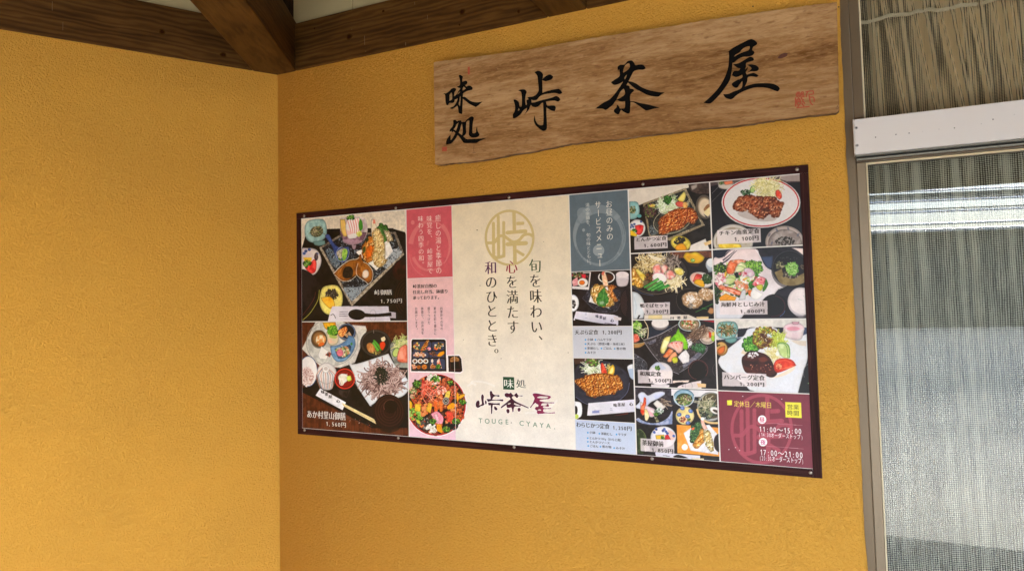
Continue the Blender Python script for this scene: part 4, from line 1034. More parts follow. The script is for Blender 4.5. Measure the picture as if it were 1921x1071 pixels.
LG = [('331029', '235 170 262 165 282 210 275 290 285 355 298 380 262 408 215 418 180 445 145 455 108 420 105 370 120 325 155 292 182 310 190 365 175 400 235 375 232 300 222 230'), ('2c1026', '308 300 330 300 345 340 328 388 308 350'),
 ('33102a', '418 92 450 90 480 150 540 180 610 178 622 208 600 215 545 200 490 225 462 275 560 280 690 272 705 308 680 312 600 298 470 300 372 325 340 262 430 268 425 220 410 150'), ('33102a', '370 340 420 345 540 360 625 350 635 400 590 392 480 388 468 450 462 575 440 585 438 520 432 400 385 400'), ('33102a', '505 430 530 424 575 470 570 500 545 510 510 480'),
 ('4d142f', '735 160 775 130 830 145 870 120 905 165 940 185 965 150 1000 130 1035 185 1125 185 1125 208 1040 200 1020 235 995 238 955 200 915 205 895 240 960 305 1060 355 1180 410 1262 450 1250 468 1150 425 1040 385 950 350 935 375 1000 402 1090 402 1085 425 1000 425 950 435 935 470 925 540 905 545 895 480 880 445 830 455 790 450 772 400 790 375 740 410 660 465 655 435 760 350 865 265 835 225 790 228 745 205'), ('4d142f', '770 510 800 475 830 490 842 535 825 568 795 570'), ('5a1633', '1015 485 1040 455 1075 465 1082 500 1060 535 1030 530'),
 ('8a1f4e', '1345 170 1370 142 1440 140 1560 165 1720 195 1745 222 1700 262 1600 268 1500 285 1500 305 1600 330 1690 335 1812 335 1815 355 1690 355 1560 358 1535 385 1530 405 1640 400 1650 370 1690 375 1702 425 1670 432 1600 415 1565 430 1600 462 1750 460 1750 478 1600 480 1580 500 1575 530 1620 552 1720 560 1830 550 1832 572 1740 575 1620 572 1570 582 1500 585 1460 590 1435 545 1450 515 1415 500 1390 465 1420 435 1465 430 1470 390 1440 375 1405 345 1350 395 1305 460 1285 445 1340 370 1370 300 1385 240')]
for dx, dy in ((-9, 0), (9, 0), (0, -9), (0, 9), (-6, -6), (6, 6), (6, -6), (-6, 6)):
    for c_, s in LG: P('fbf9f6', ' '.join(str(float(q)+(dx if i % 2 == 0 else dy)) for i, q in enumerate(s.split())))
for c_, s in LG: P(c_, s, c2='3a1028' if c_ != '8a1f4e' else '741a42', ns=3)
E('ddd6cc', 835, 365, 36, 14, -18); P('e6e0d8', '1440 225 1500 205 1600 205 1690 215 1660 240 1560 250 1460 240'); P('e6e0d8', '1455 500 1500 485 1530 500 1525 515 1470 515'); P('e6e0d8', '960 355 990 365 1040 395 960 390'); L('e6e0d8', 12, '1545 385 1640 372')
V(*Z6)
for i, ch in enumerate('TOUGE'): TH_(ch, 168+i*53, 776+i*2.5, 200+i*53, 832+i*2.5, '6f8f74', 0, .03)
for i, ch in enumerate('CYAYA.'): TH_(ch, 496+i*54, 796+i*5.5, 530+i*54, 852+i*5.5, '6f8f74', 0, .03)
C(G3, CR1, RB, .5735)
# lunch box and platter lie over both columns
V(*Z4)
P('fbf4f2', '66 308 78 296 320 294 334 306 338 418 430 416 446 440 458 540 440 556 340 552 66 546', 0)
P('1c1516', '74 312 82 302 318 302 328 314 334 540 72 538', 0); 
for s in ('86 322 205 316 222 330 222 388 90 392', '228 322 310 318 318 330 318 380 230 384', '80 396 190 394 202 406 200 438 82 440', '206 394 300 390 318 398 318 434 208 438', '208 448 312 446 322 460 322 526 210 526', '72 446 200 446 204 526 74 528'): P('8b97b8', s, 0); P('2c3350' if s[0] != '7' else '201a1c', s, 0, a=.85)
FRIED('135 384 160 345 190 305 206 312 190 352 160 388', 'dd8a30', '9a5014', 'f8c468', wob=2); BLOB('e8c45a d9702a 3f6a28 f0e0c0', (112, 355, 22, 26), 26, 4, 9); E('e7a0b4', 205, 372, 14, 12); BLOB('2f5f20 e06a50', (165, 378, 36, 10), 18, 3, 7)
BLOB('f0e8d8 5a6a3a e2a04a 2a2a1c', (278, 350, 32, 22), 30, 5, 9); P('e8602a', '245 362 268 376 262 384 240 372'); BLOB('f0dcb8 c9854a e8b8a0 f4ece0', (136, 416, 48, 16), 44, 5, 11); BLOB('5a3a2c 8a4a2c 3a2a20', (238, 412, 26, 16), 26, 5, 10); P('f2a01c', '262 428 280 400 314 388 318 408 290 430', soft=4)
for x in (100, 140, 180): E('f1efe8', x, 464, 20, 18, soft=3); E('2c2a24', x, 464, 11, 10); E('c97a3a', x-2, 462, 5, 5)
BLOB('e8a07a d96a2c f0c8a0', (92, 505, 18, 16), 20, 5, 10); E('c9762a', 128, 508, 15, 14, c2='9a4e18', ns=1); E('e0892f', 170, 506, 20, 18, c2='a85a1c', ns=1); P('e8b890', '212 505 232 475 246 510 225 520', c2='c97a4a', ns=1); P('f0dcc8', '262 470 280 440 300 515 275 518', c2='e8805a', ns=2); E('c9803a', 236, 505, 18, 14, c2='8a4a20', ns=1); LEAFY((272, 505, 18, 14), 30, 7); E('f0e4d8', 228, 462, 9, 14)
P('1d1113', '346 424 428 424 444 446 452 536 436 546 350 542', 0); P('3c1c22', '356 440 426 436 440 530 360 534', 0); E('b8834c', 394, 455, 34, 24, c2='8a5a2c', ns=1); P('17100f', '364 470 424 466 436 520 368 524', 0, n=.2)
E('f6eeee', 258, 790, 226, 234, 0); E('b9202a', 257, 788, 221, 229, 0); E('17100f', 256, 786, 212, 220, 0)
GP = (256, 786, 205, 214); BLOB('7a1f14 b5401c d9662a e98a4a 3a1a12', GP, 260, 10, 24)
for cx, cy, rx, ry, cols in ((120, 640, 40, 40, '24341a 3f5a2c 5a4a3a'), (240, 600, 50, 40, 'f4efe6 e8b0a8 f8f4ee 6fae3a'), (335, 620, 30, 36, 'b0442a d06a3a 8a2a1c'), (80, 700, 36, 40, '6a8a4a e8c8a0 c9a080'), (140, 720, 50, 60, '8a2c1c c4502a 5a2018'), (190, 660, 50, 50, 'e05a3a f08a6a c43a24'), (280, 680, 60, 34, 'f0a090 e8705a f8c8b8'),
     (390, 680, 36, 30, 'b8402a d8704a 6a2a1a'), (270, 760, 50, 60, 'd9602f f09a60 a83a1c'), (100, 850, 48, 44, '3f7a20 6aa83a 9acc5a'), (160, 920, 56, 40, '1f1c1c 4a4a48 8a8a86'), (225, 960, 40, 30, 'f0eee6 dcdcd2 ffffff'), (360, 880, 34, 44, 'd03a24 f0684a a82418'), (440, 760, 34, 60, '6a2a20 a04a30 8a3a24'), (420, 860, 50, 40, 'c8542c e07a3c 8a3018'), (380, 940, 44, 28, '2a2426 4a4044 171315')):
    BLOB(cols, (cx, cy, rx, ry), 46, 6, 13, .4)
for q in (('f3b81c', '50 770 62 752 80 780 76 820 60 815'), ('f3a818', '408 705 420 698 428 740 412 770'), ('f0b42a', '430 720 470 705 468 722 432 745'), ('f5a41a', '338 800 375 772 402 782 392 812 345 822'), ('f4c63a', '100 780 145 782 140 838 98 835'), ('f0b83a', '180 830 200 770 230 780 215 850'), ('f3d85a', '335 690 365 682 355 738 318 735'), ('e86a2a', '240 760 262 740 270 830 246 860'), ('ec7a34', '275 760 300 755 306 830 285 840'), ('f49ab0', '218 855 265 835 310 880 305 925 262 928'), ('f7c0cc', '240 860 265 850 280 915 262 922'), ('f6a41e', '262 930 290 932 305 975 300 1000 262 975'), ('d8d24a', '108 890 130 885 145 935 115 920'), ('e9503a', '330 840 380 840 388 905 345 918'), ('c9342a', '150 590 215 660 230 690 160 640'), ('e0604a', '150 620 168 640 175 720 150 700'), ('f6f2ea', '205 565 225 558 226 600 200 610')):
    P(q[0], q[1], soft=5, sk=.3, n=.1, ns=1)
E('a8a49c', 330, 758, 24, 28, 0); O('4a4844', 6, 330, 758, 16, 18); E('1c1a1a', 330, 758, 8, 9); E('17141a', 368, 948, 22, 20, soft=5); E('141116', 400, 935, 14, 15)
LEAFY((245, 600, 26, 16), 36, 8); LEAFY((455, 768, 24, 14), 40, 8); LEAFY((405, 910, 30, 20), 50, 9); LEAFY((330, 970, 30, 18), 40, 9); LEAFY((135, 885, 24, 18), 40, 8); LEAFY((365, 625, 20, 14), 26, 8); LEAFY((235, 910, 22, 18), 30, 8); LEAFY((115, 635, 26, 26), 40, 9); LEAFY((240, 658, 20, 12), 26, 7)
NOOD('e8573a f4a08a', (190, 690, 50, 60), 26, 60, 4, .5)

# --- blue-grey column
panel('text_panel', BL0, BL1, .5765, RT, 'slate grey panel with pale vertical writing over a brushed ring')
V(*Z7); BG('5f6f79', n=.03)
for a0, a1, w0, w1 in ((-200, -110, 14, 60), (-125, -40, 76, 50), (-50, 40, 40, 30), (35, 130, 26, 20), (120, 210, 12, 26)): O('8f9ca2', (w0, w1), 268, 390, 190, 215, 0, a0, a1, a=.62)
P('8f9ca2', '100 190 130 165 180 180 190 260 130 290 105 250', a=.6); E('97a3a8', 264, 495, 44, 44, a=.9); E('97a3a8', 148, 338, 11, 13, a=.9)
for _ in range(16):
    a = RNG.uniform(-40, 150); O('5f6f79', RNG.uniform(2, 5), 268, 390, 190+RNG.uniform(-18, 18), 215+RNG.uniform(-18, 18), 0, a, a+RNG.uniform(10, 34), a=.7)
TV('お昼のみの', (345, 350), 108, 420, 55, 'f3efe2', .02, .0); TV('サービスメニュー', (258, 270), 112, 625, 50, 'f3efe2', .02, .0); TV('湯の余韻を、 旬の味とともに。', (176, 192), 130, 625, 34, 'd3d6d2', .0, .0)
panel('food_photo', BL0, BL1, .4060, .5750, 'photo of a tempura plate with a green leaf and a boiled egg salad')
BG('120d10', '1f181c', 3); P('2a1a14', '55 655 500 652 500 668 55 672', 0)
P('e7e3e2', '55 665 205 660 190 798 60 790', 0); P('2a2020', '55 668 195 668 182 775 60 770', 0); LEAFY((120, 690, 60, 24), 60, 12, '1c2a14', '3f6a2a 8a2c3a', 'c9d89a'); P('e0283a', '135 680 165 680 165 710 140 705'); P('e89aa0', '60 730 100 700 110 760 70 770', c2='f4c8c4', ns=2); E('f6f0e8', 142, 742, 40, 34, 0, soft=5, sk=.2); E('ef7a22', 136, 742, 22, 18, 0, soft=4)
BOWL(325, 700, 66, 45, 'c9ccd8', '2c130c', 'eceae8'); E('4a2212', 335, 705, 44, 26); E('101014', 300, 690, 26, 34, -10)
P('dcd2d4', '396 690 410 665 460 658 496 685 490 750 460 772 410 764', soft=8); E('eadfe0', 447, 682, 50, 26, 0, soft=3, sk=.15); P('c0b4ba', '400 710 492 712 486 760 450 772 408 762', a=.6)
P('2d2c36', '138 860 220 755 240 780 440 800 420 910 390 965 250 960', 1, c2='191820', ns=2, c3='4c4c5a'); L('5a5866', 4, '138 860 250 960 390 966 430 900', a=.8)
P('f0eef0', '215 800 345 772 345 940 188 890', 0, n=.04); FRIED('200 800 240 760 300 770 330 800 380 880 370 920 300 930 240 900 215 860', 'ecc06a', 'b07a2c', 'fff0c0', ns=2)
P('f4e0c0', '292 660 312 655 330 710 340 770 300 770 288 700', c2='e8b890', ns=1, soft=5); P('e8705a', '285 672 298 656 310 664 300 690'); FRIED('335 770 372 760 400 775 372 800 415 880 392 895 345 830', 'ea8f3a', 'a85818', 'ffcf8a', wob=3)
P('2f6b2a', '308 780 330 830 345 880 320 920 290 930 255 905 245 860 270 820', wob=5, c2='4a8f3a', ns=1, soft=5); L('7ab060', 2.5, '310 790 300 850 290 920'); P('d8dce2', '270 890 300 885 310 905 275 910', a=.5)
E('1a1216', 490, 900, 60, 110, 0, soft=4); 
for k in range(6): O('6a4a44', 3, 492, 900, 56-k*8, 100-k*14, 0, 110, 250, a=.7)
E('e8e8ee', 62, 900, 50, 66, 0, soft=6, sk=.2); E('f4f4f6', 60, 900, 42, 56); BLOB('1a1414 3a3230', (68, 908, 16, 30), 30, 4, 9)
P('e9e6f0', '90 962 380 990 415 1002 415 1071 60 1062', 0, gr=('cfcde0', 'y')); P('d8cfd4', '380 1000 440 1012 436 1034 384 1030', 0)
TR('味茶屋 心', 240, 988, 355, 1020, 26, '20203a'); TR('三一', 158, 975, 158, 1004, 18, '40466a')
P('170f12', '80 1020 180 1040 300 1058 400 1062 400 1071 90 1071', 1)
V(*Z8); P('170f12', '60 0 200 20 260 40 260 50 60 50', 0); L('2a2444', 3, '310 22 390 34', 0)
panel('text_panel', BL0, BL1, .3075, .4045, 'pale grey price panel under the tempura photo'); V(*Z8); BG('c5c8d2', gr=('d0d3dc', 'y'))
TH_('天ぷら定食', 78, 75, 262, 115); TH_('1,200円', 288, 76, 444, 114)
def bul(rows, h=22):
    for x0, x1, y, s in rows:
        E('5aa5d8', x0-12, y+1, 7, 7); TH_(s, x0, y-h/2, x1, y+h/2, '2c3038', .0, .012)
bul(((175, 222, 151, '小鉢'), (252, 365, 151, 'ハムサラダ'), (175, 480, 184, '天ぷら（野菜4種・海老2本）'), (176, 268, 218, '茶碗むし'), (298, 367, 218, 'ごはん'), (400, 474, 220, '香の物'), (176, 243, 250, 'みそ汁')))
panel('food_photo', BL0, BL1, .1175, .3060, 'photo of a sliced fried pork cutlet on a dark round plate'); BG('120d0f', '1d171b', 3)
P('4a3226', '70 295 240 297 230 325 80 340', 0); P('eceef4', '485 370 500 345 545 335 545 460 510 440', soft=5); P('a9c0e0', '492 380 545 370 545 470 505 440', a=.8)
P('343748', '80 380 160 330 290 310 400 345 480 400 502 470 480 560 400 630 290 655 170 640 85 580', 1, c2='2a2c3a', ns=3, soft=8); P('23242f', '90 400 170 350 290 335 400 360 470 420 478 490 440 560 300 610 180 600 100 540', 1, c2='30323f', ns=3); L('5a6080', 5, '85 590 170 645 290 658 400 632 482 560 502 480')
NOOD('b8c890 eef2e0 dfe8c8 ffffff', (225, 370, 68, 45), 170, 50, 4, .9); LEAFY((215, 325, 55, 24), 80, 13, '2a4a1a', '5a8a2a 7a3a4a', 'c9dc8a'); P('e03a26', '280 340 298 330 325 385 330 412 285 418', soft=6, c2='f0684a', ns=2); NOOD('d8c058 f0dc80', (340, 372, 18, 20), 20, 26, 3, .6)
P('f2c22c', '330 415 350 370 372 340 388 365 384 410 360 430', soft=6); P('fbe690', '345 408 362 372 374 360 378 390 366 412')
FRIED('78 465 120 445 150 450 155 425 240 412 330 415 390 425 420 430 452 500 445 530 400 550 385 570 290 580 240 596 180 580 150 540 110 510 80 485', 'd07a22', '8a4210', 'f0b050', wob=4)
for q in ('150 430 165 500 182 580', '240 415 262 500 270 590', '262 425 300 560', '300 425 345 570', '340 425 385 560', '378 430 420 540', '205 430 225 560'): L('5a2a0c', 4, q, a=.7); 
for q in ('246 418 268 500 278 586', '268 428 306 560', '307 428 351 570', '384 432 425 536'): L('f6cf86', 3, q, a=.7)
P('ecebf2', '185 640 545 610 545 706 175 738', 0, gr=('dddcea', 'x')); P('f6f6f8', '78 625 130 640 136 720 110 765 78 768', 1, soft=6, sk=.2); E('1a1414', 88, 695, 14, 34); E('c8dc5a', 92, 742, 18, 18)
TR('味茶屋 心', 378, 640, 500, 632, 30); TR('三一 二', 228, 688, 350, 676, 22, '30345a')
P('6a7ac0', '215 700 270 694 270 716 215 718', 0, a=.7); P('5a241c', '360 742 490 712 495 722 380 760', 1); P('170f11', '180 735 350 745 200 758 540 720 540 785 85 770 140 735', 0)
panel('text_panel', BL0, BL1, RB, .1160, 'pale blue price panel under the sliced cutlet photo'); BG('c2cfe6', gr=('ccd6ea', 'y'))
TH_('わらじかつ定食', 90, 784, 348, 826); TH_('1,250円', 370, 808, 520, 846)
bul(((193, 240, 866, '小鉢'), (282, 372, 874, '茶碗むし'), (414, 480, 880, 'サラダ'), (192, 452, 908, 'とんかつ100g（わらじ風）'), (193, 352, 936, 'とんかつソース'), (196, 262, 968, 'ごはん'), (290, 362, 974, '香の物'), (396, 468, 984, 'みそ汁')))

# --- right grid
VA1, VB1, VA2, VB2, VA3, VB3, VA4, VHR = (1170, 330, 7.14), (1325, 310, 6.49), (1170, 460, 7.386), (1330, 455, 7.14), (1175, 590, 7.386), (1335, 590, 6.908), (1180, 720, 7.14), (1340, 725, 5.952)
def tagbox(s): P('f1e6e8', s, 0, a=.82)
panel('food_photo', A0, A1, .6255, RT, 'photo of a whole breaded cutlet on a wire rack with shredded cabbage')
V(*VA1); BG('15110f', '211c1b', 3); P('ddd3c4', '60 190 870 110 880 160 200 400 60 420', 0); P('171312', '210 400 260 380 260 1040 60 1040 60 600', 0)
P('4a3a34', '875 110 1170 90 1170 240 1040 250 960 230 900 200', 1, c2='2c201c', ns=2); 
for k in range(6): L('6a5248', 5, f'{930+k*8} {120+k*22} 1040 {112+k*24} 1165 {100+k*24}', a=.6)
P('d8ccc0', '900 140 990 110 985 160 920 200', a=.7, soft=8)
P('9a8c70', '262 372 835 165 1090 665 620 870 345 810', 0, c2='6d6048', ns=0, c3='c8bc9c'); P('191a1b', '300 385 815 200 1050 650 610 830 360 780', 0, c2='30322f', ns=2, c3='4a4c4a'); P('5a6468', '340 700 400 650 480 780 370 800', c2='22262a', ns=1, th=0, c3='98a4a8')
E('141111', 215, 530, 60, 70); P('8fc4c4', '60 350 180 350 215 420 215 510 160 580 60 585', soft=12, c2='a8d6d2', ns=3); BLOB('4a4a2a 8a8458 2f5a24 b0a878', (125, 455, 45, 50), 60, 6, 14); E('5fa8a8', 215, 540, 30, 24, 0)
E('eceae8', 185, 705, 112, 118, 10, soft=10, sk=.25); 
for x, y in ((115, 660), (150, 650), (100, 690), (240, 615), (135, 685)): E('4a5f96', x, y, 17, 15)
P('d81c28', '155 670 225 655 275 670 265 740 230 790 180 780', soft=8, c2='f04a44', ns=3); LEAFY((145, 740, 26, 26), 30, 11); P('f4c824', '85 730 130 740 190 790 170 812 90 800', soft=4)
LEAFY((360, 470, 75, 90), 150, 20, '2a1c1c', '4a2c34 6a4048 5a7a2c', '9ab04a'); BLOB('d8b02c f0d060', (390, 400, 40, 22), 20, 6, 14)
NOOD('9cb878 eef4e0 dce8c4 ffffff c8dca0', (600, 400, 130, 105), 420, 80, 5, .8); LEAFY((595, 325, 48, 52), 110, 13, '14360f', '22581a 337a24', '5aa03a')
P('f3e27a', '722 320 770 260 815 210 840 260 815 340 770 350', soft=8); P('e8c83a', '722 320 790 335 815 340 770 352'); E('dc5a4a', 765, 385, 68, 40, 10, c2='f0a088', ns=3, soft=6); E('c8893a', 830, 395, 34, 42, 0, c2='e8b868', ns=1); NOOD('f0e8c8 d8c890', (860, 360, 30, 24), 12, 44, 3, .6)
P('3c3c34', '400 620 560 520 945 420 930 560 800 740 620 780 460 740', 1, a=.8)
O('c9c2a4', 7, 660, 600, 262, 165, -18)
for k in range(9): L('a8a288', 3, f'{420+k*55} {640-k*22} {500+k*55} {790-k*24}', 0, a=.8); L('a8a288', 3, f'{420+k*12} {640+k*20} {880+k*8} {520+k*20}', 0, a=.6)
FRIED('475 770 480 690 478 600 540 540 640 470 760 440 880 435 960 475 1000 570 945 640 860 630 805 690 740 730 650 740 560 785 500 788', 'c9621c', '8a360c', 'ef9a44', wob=7)
for q in ('520 560 575 650 640 745', '570 530 660 640 700 735', '720 450 770 560 800 640', '790 450 860 540 875 625'): L('6e2a08', 5, q, a=.7); L('f4a850', 3, ' '.join(str(float(z)+6) for z in q.split()), a=.7)
BOWL(1090, 420, 120, 165, '2c2823', 'b89e80', '5a5248', -8); E('e8d4b4', 1100, 430, 98, 128, -8, soft=8); P('b07c4c', '1075 450 1120 390 1165 380 1165 420 1090 478', c2='8a5a34', ns=0); P('f0e0a8', '1075 490 1170 405 1180 500 1120 550', 0); P('3a3f48', '1070 510 1130 550 1110 560', 0)
E('d8c03a', 770, 905, 138, 98, 15, soft=12, c2='ecd85a', ns=3); BLOB('1c1a14 34301f 0f0e0c', (760, 875, 78, 48), 90, 7, 15); P('f4a81a', '690 960 730 920 800 905 850 960 840 1000 720 1000', soft=8)
P('e9e2da', '905 930 1100 845 1160 1000 880 1010', 0); P('e8c88c', '1075 900 1180 858 1180 910 1100 940', 0)
tagbox('148 828 592 796 596 968 150 990'); TH_('とんかつ定食', 165, 832, 580, 888); TH_('1,600円', 268, 905, 582, 965)
panel('food_photo', B0, B1, .6255, RT, 'photo of fried chicken on a white oval plate with a red rim')
V(*VB1); BG('171415', '262122', 3); P('4a3a3c', '60 190 1160 110 1160 210 60 260', 0, c2='6a5a58', ns=3); P('b8aaa4', '900 130 1155 118 1160 200 980 200 890 170', 0, a=.8); P('17141a', '60 260 200 230 1160 215 1180 1040 60 1040', 0)
L('8a8684', 4, '70 350 160 260', 0); L('6c6866', 4, '70 450 210 310', 0); BOWL(240, 225, 100, 50, 'd8d0c4', '4a4238'); P('cfc6ba', '145 230 340 230 330 290 250 300 160 280', soft=8); P('f0845a', '215 205 320 190 330 225 240 245', soft=5); BLOB('3a5a2a 8a9a5a', (185, 220, 32, 18), 24, 5, 11)
E('0c0a0b', 672, 475, 488, 312, 0, a=.6); E('eae6e4', 668, 458, 480, 308, 0, soft=8, sk=.2); O('b8242a', 14, 668, 455, 456, 290, 0); O('e6e0de', 5, 668, 455, 442, 278); E('e6e3e2', 668, 455, 440, 276, 0, c2='dcd9da', ns=4)
E('a89890', 620, 620, 240, 60, 8, a=.55); LEAFY((490, 340, 60, 36), 60, 12, '14301a', '2a5a2c', 'd8e0c0'); E('a9c878', 568, 298, 30, 44, 20, soft=4); O('2f6a24', 6, 568, 298, 30, 44, 20)
NOOD('b8b070 e8e0a8 f4f0cc ded68c', (740, 270, 125, 95), 360, 110, 6, .7); P('e8402a', '845 320 880 300 918 350 920 400 890 425 850 380', soft=6, c2='f07858', ns=2)
FRIED('330 530 345 460 400 390 500 365 580 370 620 380 700 385 780 375 850 400 880 440 955 465 930 510 915 560 900 620 850 640 800 625 760 600 700 655 640 650 560 600 500 540 450 570 380 560', 'a8552c', '64280f', 'd98a58', wob=9, ns=2)
for _ in range(70):
    x, y = inside((640, 500, 280, 100)); E(RNG.choice(['d99466', 'c07444', '6a2c14', 'ecb48c']), x, y, RNG.uniform(8, 22), RNG.uniform(5, 13), RNG.uniform(0, 180), a=.55, soft=4)
E('4a1c0c', 725, 548, 60, 22, 6, a=.8); E('5a2410', 800, 430, 40, 16, 20, a=.8); L('f0e8d0', 5, '600 390 650 340 668 310 640 300 600 320', a=.9)
E('d8d2c8', 330, 930, 245, 210, 0, soft=10); E('c0b8a8', 330, 935, 215, 180, 0, c2='a89c88', ns=3); P('f0cc2c', '150 955 400 960 430 1010 180 1012', soft=5, c2='ffe45a', ns=2)
E('c0b0a8', 955, 935, 235, 195, 0, soft=14, sk=.3); E('8d807c', 960, 950, 205, 170, 0, c2='b0a49e', ns=3, soft=10); BLOB('14100f 2a2422 3c3634 8a8684', (960, 935, 110, 62), 110, 8, 18)
for x, y in ((860, 790), (1000, 775), (770, 850), (1120, 850), (800, 950)): E('5a5e70', x, y, 12, 26, RNG.uniform(-40, 40), a=.7)
tagbox('135 795 662 772 668 938 138 965'); TH_('チキン南蛮定食', 155, 802, 655, 862); TH_('1,100円', 335, 870, 645, 935)
L('f2ece4', 7, '535 1005 800 995 1185 985', 0)
panel('food_photo', A0, A1, .4255, .6225, 'photo of a hot pot of duck noodles with green onion and a yellow flower cup')
V(*VA2); BG('191314', '251d1c', 3); P('5a3020', '640 100 1230 80 1230 200 700 180', 0, c2='7a4830', ns=2); P('191416', '700 180 1240 170 1255 1020 110 1030 110 600', 0)
E('0d0a0b', 470, 400, 440, 300, 0); E('2c2826', 460, 385, 430, 290, 0, soft=14, c2='443e3a', ns=3); E('15110f', 440, 370, 390, 260, 0); L('8a7a6a', 8, '130 560 260 640 450 680 640 640 800 560', a=.8); L('4a5a7c', 10, '115 580 260 665 420 695', a=.8)
E('c9b27c', 440, 400, 330, 220, 5, a=.5); NOOD('8a7040 e8d49c f4e8c0 d8bc78', (420, 250, 200, 95), 220, 130, 9, .5); NOOD('4a403a 8a7c72 b0a298', (660, 230, 100, 60), 90, 90, 9, .5); P('f0e6cc', '340 130 420 150 540 190 500 220 400 190')
BLOB('f0a828 ffc84c d88818', (170, 440, 50, 110), 46, 14, 30); FRIED('120 320 180 330 210 420 280 520 270 580 200 590 140 520 115 440', 'f0b84c', 'c07a20', 'ffe090', wob=4, ns=2); P('f0dc70', '175 355 200 325 320 430 310 480 270 500', soft=6, c2='d8b838', ns=2)
NOOD('2a1a10 6a3c1c 9a6a34', (360, 450, 50, 70), 70, 40, 8, .6); NOOD('e8dcb0 f6eed0 cbb880', (700, 500, 110, 60, -20), 110, 110, 10, .5)
for s in ('405 330 440 270 490 255 520 300 520 390 440 410', '525 290 580 270 625 300 600 360 560 400 530 380', '590 380 650 340 720 400 720 440 650 480 600 450'): P('f4d8cc', s, soft=8, c2='e88a80', ns=2); 
P('f4e060', '700 330 760 310 830 340 835 400 780 420 720 380', soft=6, c2='f8f0a8', ns=2); E('f8f2ee', 505, 450, 102, 70, 15, soft=6, sk=.15); O('e8a0b8', 9, 505, 450, 100, 66, 15, 170, 350); P('f49ac0', '402 470 450 490 430 500 405 490')
for s in ('275 575 480 450 505 480 300 600', '320 610 520 485 560 510 360 635', '370 620 550 515 575 560 410 640', '450 625 620 535 655 565 500 635'): P('2a8a34', s, 0, soft=4, c2='4fb04a', ns=3); 
for s in ('290 590 490 470', '335 622 540 500', '385 632 560 540'): L('b8e08a', 5, s, 0, a=.8)
P('f0b81c', '828 165 870 100 930 110 990 95 1050 110 1128 170 1090 230 1000 262 900 240', soft=12, c2='f8d83a', ns=4); P('c98414', '870 160 950 130 1060 150 1050 220 960 235', a=.6, gr=('f0c020', 'x')); E('7ab83a', 962, 212, 32, 26, soft=4); BLOB('e8f0d0 5a9a2a', (962, 212, 20, 14), 12, 3, 7); P('3a2218', '890 240 1060 255 1030 300 930 290', soft=8)
E('cfd4d8', 1215, 270, 75, 90, 0, soft=8); E('e4e8ea', 1220, 245, 66, 60); P('a8b4c4', '1145 260 1230 330 1230 370 1180 380', a=.7)
E('ede3dc', 1085, 480, 168, 104, 15, soft=12, sk=.25); P('e8a890', '935 420 990 385 1060 400 980 520 940 480', a=.7); P('d8302a', '960 510 1010 400 1090 410 1085 460 1000 500', soft=6, c2='f06450', ns=2); P('f4b81c', '975 530 1010 475 1120 480 1128 560 1090 580', soft=6); LEAFY((1160, 470, 68, 62), 120, 14, '14280f', '1f4018 2c5a22', '4a7a34')
P('0f0c0c', '735 690 790 630 900 600 1260 600 1260 1000 950 980 800 900 735 800', 1); L('5a5048', 5, '1000 985 850 930 760 850 735 740 770 650 860 610 1000 600'); 
for cx, cy, rx, ry in ((955, 760, 148, 118), (1150, 680, 120, 90)): E('b0875a', cx, cy, rx, ry, 10, c2='d8b48a', ns=2, soft=14, wob=.04); BLOB('e8d4b8 c09468 f4e8d4 a87840', (cx, cy-10, rx*.85, ry*.85), 110, 6, 14)
BLOB('f4ece4 ffffff e8dcd0', (935, 740, 60, 52), 50, 6, 15); BLOB('6a645c 9a948c', (930, 840, 40, 34), 22, 6, 14); L('2f7a2c', 9, '1000 925 1100 880 1240 810'); L('3f8a34', 7, '1090 870 1160 885'); P('b98450', '1165 920 1200 860 1255 880 1250 940 1200 950', soft=6)
P('dce4ea', '110 640 200 660 270 740 300 860 280 1010 110 1030', 1, soft=12, sk=.25); L('a8bccc', 8, '150 720 180 840 165 960', a=.6); P('e6dcd0', '290 965 900 960 1040 1020 290 1022', 0); P('e8d49a', '350 970 540 965 540 1020 345 1020', 0); P('d8c08a', '1010 990 1180 985 1180 1022 1020 1022', 0)
TR('は茶屋', 650, 985, 830, 975, 60)
P('2a2c34', '190 1020 215 965 240 968 212 1022', 0)
tagbox('235 800 645 788 648 955 300 960'); TH_('鴨そばセット', 232, 808, 632, 866); TH_('1,300円', 308, 890, 625, 950)
panel('food_photo', B0, B1, .4255, .6225, 'photo of a seafood rice bowl on a pointed white plate beside black miso soup bowl')
V(*VB2); BG('17131a', '221d26', 3); P('1c2030', '60 110 280 100 160 210 60 240', 0); P('3c4a6a', '690 190 860 180 850 360 780 340', 0, soft=10)
P('f0dcdc', '60 240 140 210 200 190 290 100 620 85 680 170 730 280 790 350 900 400 1010 470 1062 535 1040 580 940 620 850 720 740 770 520 900 400 1025 80 1025 60 700', 1, soft=10, sk=.15, gr=('dfe2ea', 'y')); L('ffffff', 6, '620 88 680 172 730 282 790 350 900 400 1010 470 1060 535 1038 580 940 622')
for q in ('200 190 260 130 300 110', '190 240 280 170 350 110', '180 280 260 230 330 150 380 110', '230 250 300 190'): L('3c3844', (22, 5), q, a=.85)
BLOB('1c3a18 3f7a2a 7ab83a d8e8a0 f4f0e0', (380, 480, 300, 240), 260, 14, 32)
LEAFY((150, 350, 95, 60), 130, 18, '14280f', '2a4f1c', '9ac84a'); LEAFY((600, 310, 110, 60), 150, 17, '2c6018', '6aa82a 8ac83a', 'd8f08a'); LEAFY((110, 640, 50, 160), 120, 18, '0f2010', '1f3a1a', '5a8a3a'); LEAFY((640, 380, 80, 40), 60, 14, '2c6018', '7ab83a', 'd8f08a')
